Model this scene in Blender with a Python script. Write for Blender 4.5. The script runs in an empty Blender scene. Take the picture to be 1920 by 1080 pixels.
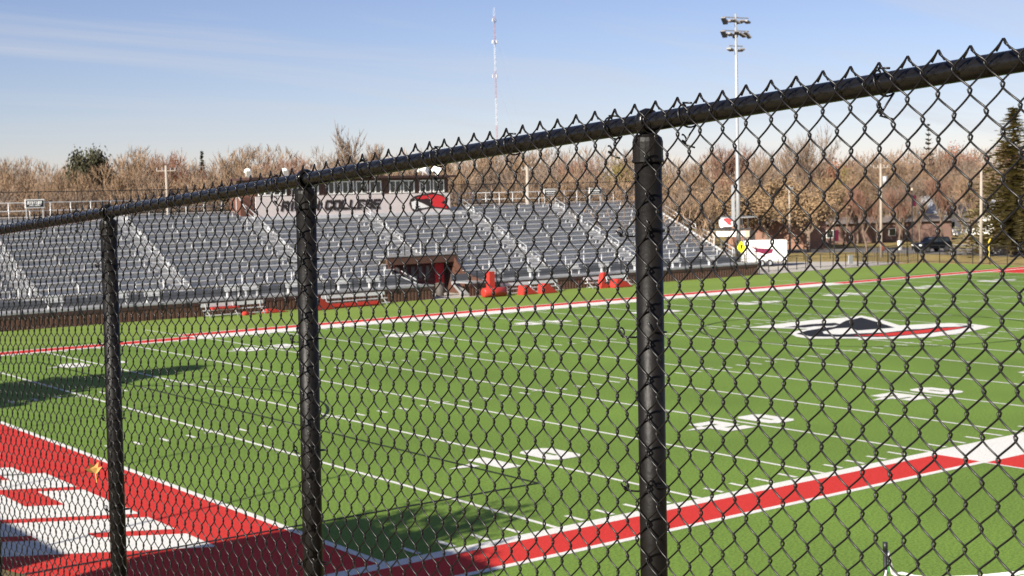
import bpy, bmesh, math, random
from mathutils import Vector, Matrix
from math import sin, cos, pi, radians, sqrt
random.seed(7)
S = bpy.context.scene
COL = S.collection

# ------------------------------------------------------------------ camera
YAW, PITCH, ROLL = 0.64038, -0.06511, -0.02372
CAM = Vector((-15.1865, -25.0453, 7.6063))
FWD = Vector((sin(YAW)*cos(PITCH), cos(YAW)*cos(PITCH), sin(PITCH)))
r0 = Vector((cos(YAW), -sin(YAW), 0)); u0 = r0.cross(FWD)
RT = r0*cos(ROLL) + u0*sin(ROLL); UP = -r0*sin(ROLL) + u0*cos(ROLL)
FPX = 2646.4
cd = bpy.data.cameras.new('camera'); cam = bpy.data.objects.new('camera', cd); COL.objects.link(cam)
cam.matrix_world = Matrix(((RT.x, UP.x, -FWD.x, CAM.x), (RT.y, UP.y, -FWD.y, CAM.y), (RT.z, UP.z, -FWD.z, CAM.z), (0, 0, 0, 1)))
cd.sensor_width = 36; cd.lens = FPX/1920*36; cd.clip_start = 0.05; cd.clip_end = 6000
cd.dof.use_dof = True; cd.dof.focus_distance = 3.7; cd.dof.aperture_fstop = 14
S.camera = cam

# ------------------------------------------------------------------ sky, sun, exposure
SUN_EL, SUN_AZ = radians(29), radians(15)      # shadows fall along (cos az, sin az)
tosun = Vector((-cos(SUN_AZ)*cos(SUN_EL), -sin(SUN_AZ)*cos(SUN_EL), sin(SUN_EL)))
W = bpy.data.worlds.new('World'); S.world = W; W.use_nodes = True
nt = W.node_tree; nt.nodes.clear()
def wn(t, **k):
    n = nt.nodes.new(t)
    for a, b in k.items(): setattr(n, a, b)
    return n
out = wn('ShaderNodeOutputWorld'); bg = wn('ShaderNodeBackground'); bg.inputs[1].default_value = 0.054
sky = wn('ShaderNodeTexSky'); sky.sky_type = 'NISHITA'; sky.sun_disc = False
sky.sun_elevation = SUN_EL; sky.sun_rotation = math.atan2(tosun.x, tosun.y)
sky.air_density = 1.0; sky.dust_density = 0.15; sky.ozone_density = 3.0; sky.altitude = 300
tc = wn('ShaderNodeTexCoord'); sep = wn('ShaderNodeSeparateXYZ'); nt.links.new(tc.outputs['Generated'], sep.inputs[0])
addz = wn('ShaderNodeMath', operation='ADD'); addz.inputs[1].default_value = 0.12; nt.links.new(sep.outputs[2], addz.inputs[0])
dx = wn('ShaderNodeMath', operation='DIVIDE'); dy = wn('ShaderNodeMath', operation='DIVIDE')
nt.links.new(sep.outputs[0], dx.inputs[0]); nt.links.new(addz.outputs[0], dx.inputs[1])
nt.links.new(sep.outputs[1], dy.inputs[0]); nt.links.new(addz.outputs[0], dy.inputs[1])
comb = wn('ShaderNodeCombineXYZ'); nt.links.new(dx.outputs[0], comb.inputs[0]); nt.links.new(dy.outputs[0], comb.inputs[1])
mp = wn('ShaderNodeMapping'); mp.inputs['Rotation'].default_value = (0, 0, radians(28)); mp.inputs['Scale'].default_value = (0.35, 1.5, 1)
nt.links.new(comb.outputs[0], mp.inputs[0])
nz = wn('ShaderNodeTexNoise'); nz.inputs['Scale'].default_value = 1.1; nz.inputs['Detail'].default_value = 7; nz.inputs['Roughness'].default_value = 0.6; nz.inputs['Distortion'].default_value = 0.5
nt.links.new(mp.outputs[0], nz.inputs['Vector'])
rp = wn('ShaderNodeValToRGB'); rp.color_ramp.elements[0].position = 0.47; rp.color_ramp.elements[1].position = 0.74
rp.color_ramp.elements[0].color = (0, 0, 0, 1); rp.color_ramp.elements[1].color = (0.6, 0.6, 0.6, 1)
nt.links.new(nz.outputs[0], rp.inputs[0])
mx = wn('ShaderNodeMix', data_type='RGBA'); mx.inputs[7].default_value = (6.1, 7.1, 6.7, 1)
nt.links.new(rp.outputs[0], mx.inputs[0]); nt.links.new(sky.outputs[0], mx.inputs[6])
wb = wn('ShaderNodeMix', data_type='RGBA', blend_type='MULTIPLY'); wb.inputs[0].default_value = 1; wb.inputs[7].default_value = (0.955, 0.845, 0.985, 1)   # camera white balance
nt.links.new(mx.outputs[2], wb.inputs[6]); nt.links.new(wb.outputs[2], bg.inputs[0]); nt.links.new(bg.outputs[0], out.inputs[0])
sd = bpy.data.lights.new('sun', 'SUN'); sd.energy = 5.0; sd.angle = radians(0.53); sd.color = (1.0, 0.93, 0.82)
so = bpy.data.objects.new('sun', sd); COL.objects.link(so); so.rotation_euler = (-tosun).to_track_quat('-Z', 'Y').to_euler()
S.view_settings.view_transform = 'Standard'; S.view_settings.look = 'None'; S.view_settings.gamma = 1
S.view_settings.exposure = 1.05
S.render.resolution_x = 1024; S.render.resolution_y = 576

# ------------------------------------------------------------------ helpers
def ray(x, y): return FWD + RT*((x-960)/FPX) - UP*((y-540)/FPX)
def at(x, y, D): return CAM + ray(x, y)*D           # a bearing and a distance in metres -> a point of the place
def ground(x, y, z=0.0):
    d = ray(x, y); return CAM + d*((z-CAM.z)/d.z)
MATS = {}
def mat(name, col, rough=0.6, metal=0.0, var=0.12, scale=6.0, bump=0.0, bscale=None, spec=0.5, big=0.0, coat=0.0):
    if name in MATS: return MATS[name]
    m = bpy.data.materials.new(name); m.use_nodes = True; t = m.node_tree; b = t.nodes['Principled BSDF']
    b.inputs['Roughness'].default_value = rough; b.inputs['Metallic'].default_value = metal
    b.inputs['Specular IOR Level'].default_value = spec; b.inputs['Coat Weight'].default_value = coat
    c = t.nodes.new('ShaderNodeTexCoord'); n = t.nodes.new('ShaderNodeTexNoise')
    n.inputs['Scale'].default_value = scale; n.inputs['Detail'].default_value = 5; n.inputs['Roughness'].default_value = 0.65
    t.links.new(c.outputs['Object'], n.inputs['Vector'])
    r = t.nodes.new('ShaderNodeValToRGB')
    r.color_ramp.elements[0].position = 0.28; r.color_ramp.elements[1].position = 0.72
    r.color_ramp.elements[0].color = tuple(max(0, x*(1-var)) for x in col)+(1,)
    r.color_ramp.elements[1].color = tuple(min(1, x*(1+var)) for x in col)+(1,)
    t.links.new(n.outputs[0], r.inputs[0]); last = r.outputs[0]
    if big:
        n2 = t.nodes.new('ShaderNodeTexNoise'); n2.inputs['Scale'].default_value = 0.13; n2.inputs['Detail'].default_value = 4
        t.links.new(c.outputs['Object'], n2.inputs['Vector'])
        r2 = t.nodes.new('ShaderNodeValToRGB'); r2.color_ramp.elements[0].position = 0.3; r2.color_ramp.elements[1].position = 0.7
        r2.color_ramp.elements[0].color = (1-big, 1-big, 1-big*.9, 1); r2.color_ramp.elements[1].color = (1, 1, 1, 1)
        t.links.new(n2.outputs[0], r2.inputs[0])
        mm = t.nodes.new('ShaderNodeMix'); mm.data_type = 'RGBA'; mm.blend_type = 'MULTIPLY'; mm.inputs[0].default_value = 1
        t.links.new(last, mm.inputs[6]); t.links.new(r2.outputs[0], mm.inputs[7]); last = mm.outputs[2]
    t.links.new(last, b.inputs['Base Color'])
    if bump:
        n3 = t.nodes.new('ShaderNodeTexNoise'); n3.inputs['Scale'].default_value = bscale or scale*2; n3.inputs['Detail'].default_value = 3
        t.links.new(c.outputs['Object'], n3.inputs['Vector'])
        bp = t.nodes.new('ShaderNodeBump'); bp.inputs['Strength'].default_value = bump; bp.inputs['Distance'].default_value = 0.02
        t.links.new(n3.outputs[0], bp.inputs['Height']); t.links.new(bp.outputs[0], b.inputs['Normal'])
    MATS[name] = m; return m

class MB:
    def __init__(s): s.v = []; s.f = []
    def add(s, vs, fs):
        o = len(s.v); s.v += [tuple(x) for x in vs]; s.f += [tuple(i+o for i in f) for f in fs]; return s
    def box(s, x0, x1, y0, y1, z0, z1, M=None):
        vs = [Vector(p) for p in ((x0,y0,z0),(x1,y0,z0),(x1,y1,z0),(x0,y1,z0),(x0,y0,z1),(x1,y0,z1),(x1,y1,z1),(x0,y1,z1))]
        if M: vs = [M @ p for p in vs]
        return s.add(vs, [(0,3,2,1),(4,5,6,7),(0,1,5,4),(1,2,6,5),(2,3,7,6),(3,0,4,7)])
    def rect(s, x0, x1, y0, y1, z): return s.add([(x0,y0,z),(x1,y0,z),(x1,y1,z),(x0,y1,z)], [(0,1,2,3)])
    def poly(s, pts, z):
        a = sum(p[0]*q[1]-q[0]*p[1] for p, q in zip(pts, pts[1:]+pts[:1]))
        if a < 0: pts = pts[::-1]
        return s.add([(p[0],p[1],z) for p in pts], [tuple(range(len(pts)))])
    def tube(s, path, r, n=8, cap=True, closed=False):
        path = [Vector(p) for p in path]; N = len(path); rs = r if isinstance(r, (list, tuple)) else [r]*N
        rings = []; ref = None
        for i, p in enumerate(path):
            if closed: t = path[(i+1) % N]-path[i-1]
            else: t = path[min(i+1, N-1)]-path[max(i-1, 0)]
            t = t.normalized()
            if ref is None: ref = Vector((0,0,1)) if abs(t.z) < .9 else Vector((1,0,0))
            a = (ref - t*ref.dot(t)).normalized(); b = t.cross(a); ref = a
            rings.append([p + (a*cos(2*pi*k/n)+b*sin(2*pi*k/n))*rs[i] for k in range(n)])
        fs = []
        for i in range(N if closed else N-1):
            j = (i+1) % N
            for k in range(n): fs.append((i*n+k, i*n+(k+1) % n, j*n+(k+1) % n, j*n+k))
        if cap and not closed: fs += [tuple(range(n))[::-1], tuple((N-1)*n+k for k in range(n))]
        return s.add([v for R in rings for v in R], fs)
    def prism(s, pts, axis, a, b):   # 2-D outline extruded along an axis; pts are the other two coords in order
        def mk(p, t): return {'x': (t, p[0], p[1]), 'y': (p[0], t, p[1]), 'z': (p[0], p[1], t)}[axis]
        n = len(pts)
        return s.add([mk(p, a) for p in pts]+[mk(p, b) for p in pts], [tuple(range(n)), tuple(range(2*n-1, n-1, -1))]+[(i, n+i, n+(i+1) % n, (i+1) % n) for i in range(n)])
    def mesh(s, name, m, smooth=False):
        me = bpy.data.meshes.new(name); me.from_pydata(s.v, [], s.f); me.materials.append(m)
        bm = bmesh.new(); bm.from_mesh(me); 
        if len(bm.faces) < 60000: bmesh.ops.recalc_face_normals(bm, faces=bm.faces)
        bm.to_mesh(me); bm.free()
        if smooth: me.polygons.foreach_set('use_smooth', [True]*len(me.polygons))
        me.update(); return me
    def flat(s, name, m):
        me = bpy.data.meshes.new(name); me.from_pydata(s.v, [], s.f); me.materials.append(m); me.update(); return me
    def build(s, name, m, parent=None, smooth=False, flat=False):
        return link(name, s.flat(name, m) if flat else s.mesh(name, m, smooth), parent)
def link(name, me, parent=None, loc=None, rz=0, scale=None):
    o = bpy.data.objects.new(name, me); COL.objects.link(o)
    if parent: o.parent = parent
    if loc is not None: o.location = loc
    if rz: o.rotation_euler = (0, 0, rz)
    if scale is not None: o.scale = scale
    return o
def tag(o, label, cat, group=None, kind=None):
    if label: o['label'] = label
    if cat: o['category'] = cat
    if group: o['group'] = group
    if kind: o['kind'] = kind
    return o
def thing(name, label, cat, loc=(0,0,0), rz=0, group=None):
    return tag(link(name, None, None, loc, rz), label, cat, group)
def struct(o): o['kind'] = 'structure'; return o
def stuff(o): o['kind'] = 'stuff'; return o
def copy_tree(o, parent=None):
    c = o.copy(); COL.objects.link(c); c.parent = parent
    for ch in list(o.children): copy_tree(ch, c)
    return c

# ------------------------------------------------------------------ materials
TURF = mat('turf_green', (0.131, 0.212, 0.035), 0.85, var=0.6, scale=16, bump=0.6, bscale=45, spec=0.15, big=0.24)
TURF2 = mat('turf_light', (0.165, 0.235, 0.044), 0.85, var=0.3, scale=16, bump=0.6, bscale=45, spec=0.15, big=0.14)
RED = mat('turf_red', (0.46, 0.030, 0.024), 0.85, var=0.32, scale=20, bump=0.5, bscale=45, spec=0.15)
WHITE = mat('turf_white', (0.58, 0.57, 0.54), 0.9, var=0.28, scale=22, bump=0.4, bscale=45, spec=0.1)
BLACKT = mat('turf_black', (0.016, 0.017, 0.022), 0.9, var=0.3, scale=22, bump=0.4, bscale=45, spec=0.1)
LAWN = mat('lawn', (0.27, 0.205, 0.082), 0.95, var=0.4, scale=1.2, bump=0.5, bscale=14, spec=0.1, big=0.3)
CONC = mat('concrete', (0.3588, 0.3276, 0.2886), 0.85, var=0.12, scale=2, bump=0.1)
ASPH = mat('asphalt', (0.1326, 0.1209, 0.1131), 0.9, var=0.15, scale=2)
POSTM = mat('black_post_coat', (0.0055, 0.0046, 0.004), 0.48, var=0.5, scale=25, bump=0.08, bscale=60, spec=0.22)
VINYL = mat('black_vinyl', (0.0055, 0.005, 0.0048), 0.22, var=0.45, scale=40, bump=0.06, bscale=70, spec=0.42)
WIREM = mat('black_wire_coat', (0.0055, 0.0048, 0.0045), 0.34, var=0.4, scale=60, spec=0.34)
ALU = mat('aluminium', (0.52, 0.52, 0.525), 0.5, 0.15, var=0.22, scale=1.3)
ALU2 = mat('aluminium_bright', (0.62, 0.62, 0.62), 0.4, 0.3, var=0.08, scale=2)
ALU3 = mat('aluminium_worn', (0.28, 0.28, 0.285), 0.55, 0.15, var=0.2, scale=1.1)
BROWN = mat('brown_steel', (0.085, 0.040, 0.027), 0.5, 0.0, var=0.15, scale=3)
DBROWN = mat('dark_brown_trim', (0.050, 0.024, 0.020), 0.5, var=0.15, scale=3)
PANEL = mat('pale_panel', (0.60, 0.53, 0.51), 0.6, var=0.05, scale=1.5)
BLACKP = mat('black_paint', (0.012, 0.012, 0.013), 0.45, var=0.2, scale=6)
WHITEP = mat('white_paint', (0.78, 0.77, 0.74), 0.45, var=0.05, scale=3)
GLASS = mat('dark_glass', (0.018, 0.028, 0.026), 0.06, var=0.3, scale=0.7, spec=0.8)
REDP = mat('red_vinyl', (0.4000, 0.0320, 0.0220), 0.4, var=0.1, scale=4)
TAN = mat('tan_stone', (0.4368, 0.3510, 0.2574), 0.8, var=0.1, scale=3)
WOODP = mat('pole_wood', (0.30, 0.26, 0.215), 0.85, var=0.15, scale=2)
GALV = mat('galvanised', (0.44, 0.45, 0.46), 0.4, 0.4, var=0.08, scale=2)
BRICK = mat('pink_brick', (0.3276, 0.1833, 0.1287), 0.9, var=0.12, scale=3)
MAROON = mat('maroon_print', (0.17, 0.012, 0.045), 0.5, var=0.15, scale=5)
BARK = mat('bark', (0.1500, 0.1087, 0.0788), 0.95, var=0.25, scale=3)
TWIG = [mat('twig_a', (0.1900, 0.1300, 0.0880), 0.95, var=0.3, scale=0.5), mat('twig_b', (0.2250, 0.1480, 0.0900), 0.95, var=0.3, scale=0.5),
        mat('twig_c', (0.1650, 0.1220, 0.0920), 0.95, var=0.3, scale=0.5), mat('twig_red', (0.2050, 0.1080, 0.0740), 0.95, var=0.3, scale=0.5)]
LEAFB = mat('brown_leaf', (0.2500, 0.1650, 0.0900), 0.9, var=0.4, scale=0.8)
LEAFR = mat('russet_leaf', (0.2250, 0.0750, 0.0338), 0.9, var=0.3, scale=0.8)
LEAFY = mat('olive_leaf', (0.1650, 0.1275, 0.0338), 0.9, var=0.35, scale=0.8)
NEEDLE = mat('spruce_needle', (0.2400, 0.2050, 0.0880), 0.9, var=0.45, scale=0.9)
NEEDLE2 = mat('pine_needle', (0.0500, 0.0480, 0.0230), 0.9, var=0.35, scale=0.9)

# ------------------------------------------------------------------ ground
g = MB(); g.rect(-2500, 3000, -1500, 3500, -0.05); struct(g.build('ground', LAWN))
YD = 0.9144
FW = 48.768
turf = struct(MB().rect(-14, 101.6, -16, 63.32, 0.0).build('turf_field', TURF))
MB().rect(-14, 101.6, 52.2, 63.3, 0.004).build('side_strip', TURF2, turf)
def band(name, m, x0, x1, y0, y1, z): return MB().rect(x0, x1, y0, y1, z).build(name, m, turf)
X20, X80 = 18.05, 73.15
# end zones
band('end_zone', RED, -9.14, -0.12, -0.45, FW+0.45, 0.004); band('end_zone', RED, 91.56, 100.58, -0.45, FW+0.45, 0.004)
for (xa, xb) in ((-11.0, X20), (X80, 102)):
    for sgn, y0 in ((-1, 0), (1, FW)):
        def bb(nm, m, a, b, z):
            ya, yb = sorted((y0+sgn*a, y0+sgn*b)); band(nm, m, max(xa, -11), min(xb, 101.5), ya, yb, z)
        bb('sideline', WHITE, 0, .42, 0.008); bb('sideline_border', RED, .42, 1.83, 0.008); bb('border_edge_line', WHITE, 1.83, 2.03, 0.008)
for sgn, y0 in ((-1, 0), (1, FW)):
    def bb(nm, m, a, b, z, xa=X20, xb=X80):
        ya, yb = sorted((y0+sgn*a, y0+sgn*b)); band(nm, m, xa, xb, ya, yb, z)
    bb('sideline', WHITE, 0, 2.03, 0.008); bb('sideline_border', RED, 2.03, 3.4, 0.008); bb('border_edge_line', WHITE, 3.4, 3.58, 0.008)
    for xx in (X20-0.1, X80): bb('team_area_line', WHITE, 2.03, 8.6, 0.0085, xx, xx+.1)
# yard lines
yl = MB().rect(-0.065, 0.065, 0.0, FW, 0.012).mesh('yard_line', WHITE)
for i in range(1, 20): link('yard_line', yl, turf, (i*5*YD, 0, 0))
gl = MB().rect(-0.2, 0.0, -.2, FW+.2, 0.012).mesh('goal_line', WHITE)
link('goal_line', gl, turf, (0, 0, 0)); link('goal_line', gl, turf, (100*YD+.2, 0, 0))
hm = MB().rect(-0.065, 0.065, 0, 0.66, 0.012).mesh('hash_mark', WHITE)
cross = MB().rect(-0.32, 0.32, -0.05, 0.05, 0.016).mesh('hash_cross', WHITE)
far = MB()
for i in range(1, 100):
    if i % 5 == 0:
        for y in (18.29, 30.48): link('hash_cross', cross, turf, (i*YD, y, 0))
        continue
    for y in (0.12, 17.68, 30.48):
        if y < 1 and i > 40: continue
        link('hash_mark', hm, turf, (i*YD, y, 0))
    far.rect(i*YD-.05, i*YD+.05, 48.02, 48.63, 0.012)
stuff(far.build('hash_mark_row', WHITE, turf))
# soccer lines in black
sc = MB()
def sline(x0, y0, x1, y1, w=.10):
    d = Vector((x1-x0, y1-y0)).normalized(); n = Vector((-d.y, d.x))*w/2
    sc.add([(x0+n.x, y0+n.y, .020), (x0-n.x, y0-n.y, .020), (x1-n.x, y1-n.y, .020), (x1+n.x, y1+n.y, .020)], [(0,1,2,3)])
def sarc(cx, cy, r, a0, a1, n=48):
    for k in range(n):
        a, b = a0+(a1-a0)*k/n, a0+(a1-a0)*(k+1)/n
        sline(cx+r*cos(a), cy+r*sin(a), cx+r*cos(b), cy+r*sin(b))
for s0, sg in ((-9.144, 1), (100.584, -1)):
    bx_ = s0+sg*16.46; sline(bx_, 4.22, bx_, 44.55); sline(s0, 4.22, bx_, 4.22); sline(s0, 44.55, bx_, 44.55)
    gx = s0+sg*5.49; sline(gx, 15.2, gx, 33.5); sline(s0, 15.2, gx, 15.2); sline(s0, 33.5, gx, 33.5)
    ps = s0+sg*10.97
    if sg > 0: sarc(ps, 24.38, 9.15, -.92, .92)
    else: sarc(ps, 24.38, 9.15, pi-.92, pi+.92)
sarc(45.72, 24.38, 9.15, 0, 2*pi, 90)
sc.build('soccer_line', BLACKT, turf, flat=True)
# numbers
DW, DH, ST = 1.22, 1.83, 0.49
def seg(on, notch=False):
    R = []
    m0, m1 = DH/2-ST/2, DH/2+ST/2
    if 'A' in on: R.append((0, DW, DH-ST, DH))
    if 'G' in on: R.append((0, DW, m0, m1))
    if 'D' in on: R.append((0, DW, 0, ST))
    if 'F' in on: R.append((0, ST, m1 if 'G' in on else DH/2, DH-ST if 'A' in on else DH))
    if 'B' in on: R.append((DW-ST, DW, m1 if 'G' in on else DH/2, DH-ST if 'A' in on else DH))
    if 'E' in on: R.append((0, ST, ST if 'D' in on else 0, m0 if 'G' in on else DH/2))
    if 'C' in on: R.append((DW-ST, DW, ST if 'D' in on else 0, m0 if 'G' in on else DH/2))
    return R
GL = {'1': [(0.32, 0.32+0.62, 0, DH)], '2': seg('ABGED'), '3': seg('ABGCD'), '4': seg('FBGC'), '5': seg('AFGCD')}
DM = {}
for ch, R in GL.items():
    b = MB()
    for (a, c, d, e) in R: b.rect(a, c, d, e, 0.016)
    DM[ch] = b.flat('number_digit', WHITE)
c_ = 0.24; b = MB()
O = [(c_,0),(DW-c_,0),(DW,c_),(DW,DH-c_),(DW-c_,DH),(c_,DH),(0,DH-c_),(0,c_)]; h0, h1 = .53, DW-.53
I = [(h0,.6),(h1,.6),(h1,.6),(h1,DH-.6),(h1,DH-.6),(h0,DH-.6),(h0,DH-.6),(h0,.6)]
b.add([(p[0],p[1],.016) for p in O]+[(p[0],p[1],.016) for p in I], [(i, (i+1) % 8, 8+(i+1) % 8, 8+i) for i in range(8)])
DM['0'] = b.flat('number_digit', WHITE)
arrow = MB().poly([(0, .0), (.92, -.26), (.92, .26)], 0.016).flat('number_arrow', WHITE)
for k, n in ((10,'1'),(20,'2'),(30,'3'),(40,'4'),(50,'5'),(60,'4'),(70,'3'),(80,'2'),(90,'1')):
    X = k*YD
    link('number_digit', DM[n], turf, (X-.42-DW, 6.4, 0)); link('number_digit', DM['0'], turf, (X+.42, 6.4, 0))
    link('number_digit', DM[n], turf, (X+.42+DW, FW-6.4, 0), pi); link('number_digit', DM['0'], turf, (X-.42, FW-6.4, 0), pi)
    if k < 50:
        for yy in (7.45, FW-7.45): link('number_arrow', arrow, turf, (X-.42-DW-.85, yy, 0))
    if k > 50:
        for yy in (7.45, FW-7.45): link('number_arrow', arrow, turf, (X+.42+DW+.85, yy, 0), pi)
# end-zone lettering RED HAWKS (u along +y, v away from the field)
T_, Wd, Hh = 1.5, 3.9, 4.85
LET = {
 'R': [(0,0,1.65,Hh),(1.65,1.75,2.25,2.85),(1.65,3.85,3.1,Hh),(2.25,0,Wd,2.6),(2.25,2.6,Wd,Hh-.35)],
 'E': [(0,0,1.7,Hh),(1.7,0,Wd,1.05),(1.7,1.9,Wd-.3,2.9),(1.7,3.75,Wd,Hh)],
 'D': [(0,0,1.6,Hh),(1.6,0,2.6,1.1),(1.6,Hh-1.1,2.6,Hh),(2.4,.45,Wd,Hh-.45)],
 'H': [(0,0,1.6,Hh),(2.3,0,Wd,Hh),(1.6,1.8,2.3,3.0)], 'A': [(0,0,1.5,Hh-.5),(2.4,0,Wd,Hh-.5),(1.5,1.2,2.4,2.0),(.5,Hh-1.3,Wd-.5,Hh)],
 'W': [(0,0,1.1,Hh),(1.5,0,2.4,3.2),(2.8,0,Wd,Hh),(.6,0,3.3,.9)], 'K': [(0,0,1.6,Hh),(1.6,1.9,2.6,3.0),(2.3,2.6,Wd,Hh),(2.3,0,Wd,2.3)],
 'S': [(0,0,Wd,1.05),(2.4,1.05,Wd,2.9),(0,1.9,2.4,2.9),(0,2.9,1.5,Hh),(1.5,3.75,Wd,Hh)]}
uu = 3.67
for ch in 'RED HAWKS':
    if ch == ' ': uu += 2.3; continue
    b = MB()
    for (u_0, v0, u1, v1) in LET[ch]:
        b.add([(-2.1-v, uu+u+.6*v, .009) for u, v in ((u_0,v0),(u1,v0),(u1,v1),(u_0,v1))], [(0,1,2,3)])
    b.build('end_zone_letter', WHITE, turf); uu += 4.42
# midfield emblem
LOGO = [('emblem_outline', WHITE, .020, [(41.7,29.7),(44.7,29.8),(47.4,30.0),(49.9,29.5),(51.4,29.6),(50.3,27.5),(47.9,24.1),(49.2,23.6),(50.7,22.9),(50.9,21.5),(50.4,20.0),(47.9,19.4),(46.4,19.1),(44.0,19.1),(42.2,19.9),(41.2,20.8),(40.5,20.9),(41.2,21.4),(40.4,22.2),(39.5,23.1),(39.8,24.3),(40.8,25.7),(42.2,26.4),(43.3,26.6),(42.7,27.9)]),
 ('emblem_wing', BLACKT, .024, [(43.1,28.2),(45.5,28.3),(46.9,27.8),(46.4,27.0),(45.4,26.7),(44.6,27.3),(43.7,27.2)]),
 ('emblem_body', BLACKT, .024, [(40.9,25.3),(42.5,26.0),(44.0,26.3),(45.1,26.3),(48.3,28.2),(50.4,28.8),(48.8,26.4),(46.7,23.5),(45.6,23.7),(44.2,24.0),(45.2,25.3),(44.4,25.6),(42.6,25.0),(41.8,24.2),(42.0,23.4),(43.0,23.0),(44.4,22.2),(47.1,22.2),(48.8,22.1),(50.2,21.9),(50.1,20.9),(48.3,20.5),(45.5,20.3),(42.6,20.7),(41.2,22.4),(40.3,23.8)]),
 ('emblem_head', RED, .028, [(42.0,22.5),(43.4,22.0),(44.5,21.9),(46.3,21.6),(47.4,21.6),(48.9,21.1),(49.1,20.7),(47.0,20.5),(44.5,20.6),(42.8,21.0)]),
 ('emblem_eye', WHITE, .030, [(46.3,22.5),(48.5,22.4),(49.7,22.2),(50.0,21.3),(49.2,21.2),(48.2,21.9),(46.8,22.0)])]
for nm, m, z, pts in LOGO: MB().poly(pts, z).build(nm, m, turf)

# apron, road, walk, verge
struct(MB().poly([(78.3,63.6),(96.4,64.3),(101.2,64.8),(101.4,70),(96,78),(78,80)], -0.02).build('concrete_apron', CONC))
struct(MB().rect(2, 78.4, 63.32, 63.62, -0.012).build('wall_gravel_strip', TAN))
struct(MB().poly([(101.6,-10),(103.2,-10),(103.0,63.6),(97,66.4),(96,65.2),(101.6,62.6)], -0.03).build('leaf_litter_verge', mat('leaf_litter', (0.34,0.19,0.08), 0.95, var=0.5, scale=3, bump=0.6)))
struct(MB().poly([(104,100),(118,86),(117.5,76),(115.5,60),(113,20),(125,20),(131,60),(134,83.5),(126,93),(116,104)], -0.035).build('road', ASPH))
struct(MB().poly([(136,83),(141.5,77.5),(146,70),(149,72),(147.5,82),(139,88)], -0.03).build('pavement', CONC))

# ------------------------------------------------------------------ embankment the fence stands on
def bank(x, y):
    yy = min(max(y, -90), -18.2); d = math.hypot(x+15.2, y-yy)
    top = 5.93 - 0.062*(yy+22.7)
    if d < 2.45: return top
    return max(-0.3, top - (d-2.45)*0.46)
b = MB(); xs = [-60+i*1.0 for i in range(75)]; ys = [-92+i*1.0 for i in range(92)]
b.add([(x, y, bank(x, y)+random.uniform(-.03, .03)) for y in ys for x in xs], [(j*75+i, j*75+i+1, (j+1)*75+i+1, (j+1)*75+i) for j in range(91) for i in range(74)])
struct(b.build('embankment', LAWN, smooth=True))

# ------------------------------------------------------------------ chain-link fence
P3 = Vector((-13.08, -22.73, 7.76)); FD = Vector((-0.041, 0.997, -0.0615)); FDh = FD/ sqrt(FD.x**2+FD.y**2)   # per metre of plan length
fence = thing('chain_link_fence', 'black vinyl chain link fence with round posts and top rail on the bank', 'fence', (P3.x, P3.y, P3.z-1.83))
base = fence.location.copy()
def fp(s, dz=0.0, off=0.0): return P3 + FDh*s + Vector((-0.999*off, -0.041*off, dz)) - base      # off > 0 towards the camera side
PW, WH = 0.0638, 0.0805
rail = MB().tube([fp(-3.6+i*.35) for i in range(27)], 0.0205, 14).build('top_rail', VINYL, fence, smooth=True)
PS = 1.456
postm = MB().tube([(0,0,-0.055), (0,0,-1.0), (0,0,-2.1)], 0.0305, 20).mesh('post', POSTM, True)
cm = MB(); prof = [(0.0335,-.088),(0.0355,-.086),(0.0355,-.083),(0.0338,-.080),(0.0338,-.042),(0.031,-.033),(0.022,-.026),(0.0,-.024)]
nn = 20
for i in range(len(prof)-1):
    (ra, za), (rb, zb) = prof[i], prof[i+1]
    for k in range(nn):
        a, c = 2*pi*k/nn, 2*pi*(k+1)/nn
        cm.add([(ra*cos(a), ra*sin(a), za), (ra*cos(c), ra*sin(c), za), (rb*cos(c), rb*sin(c), zb), (rb*cos(a), rb*sin(a), zb)], [(0,1,2,3)])
capm = cm.mesh('post_cap', POSTM, True)
loopm = MB().tube([(0.0255*cos(a), 0.0, 0.0255*sin(a)) for a in [2*pi*k/18 for k in range(18)]], 0.0062, 8, closed=True).mesh('rail_loop', VINYL, True)
loopm.transform(Matrix.Scale(2.0, 4, (0, 1, 0)))
for k in range(-1, 4):
    po = link('post', postm, fence, fp(k*PS)); po.rotation_euler = (radians({1: 1.6, 2: 1.8}.get(k, .2)), 0, 0); link('post_cap', capm, po, (0,0,0)); link('rail_loop', loopm, po, (0,0,0))
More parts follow.
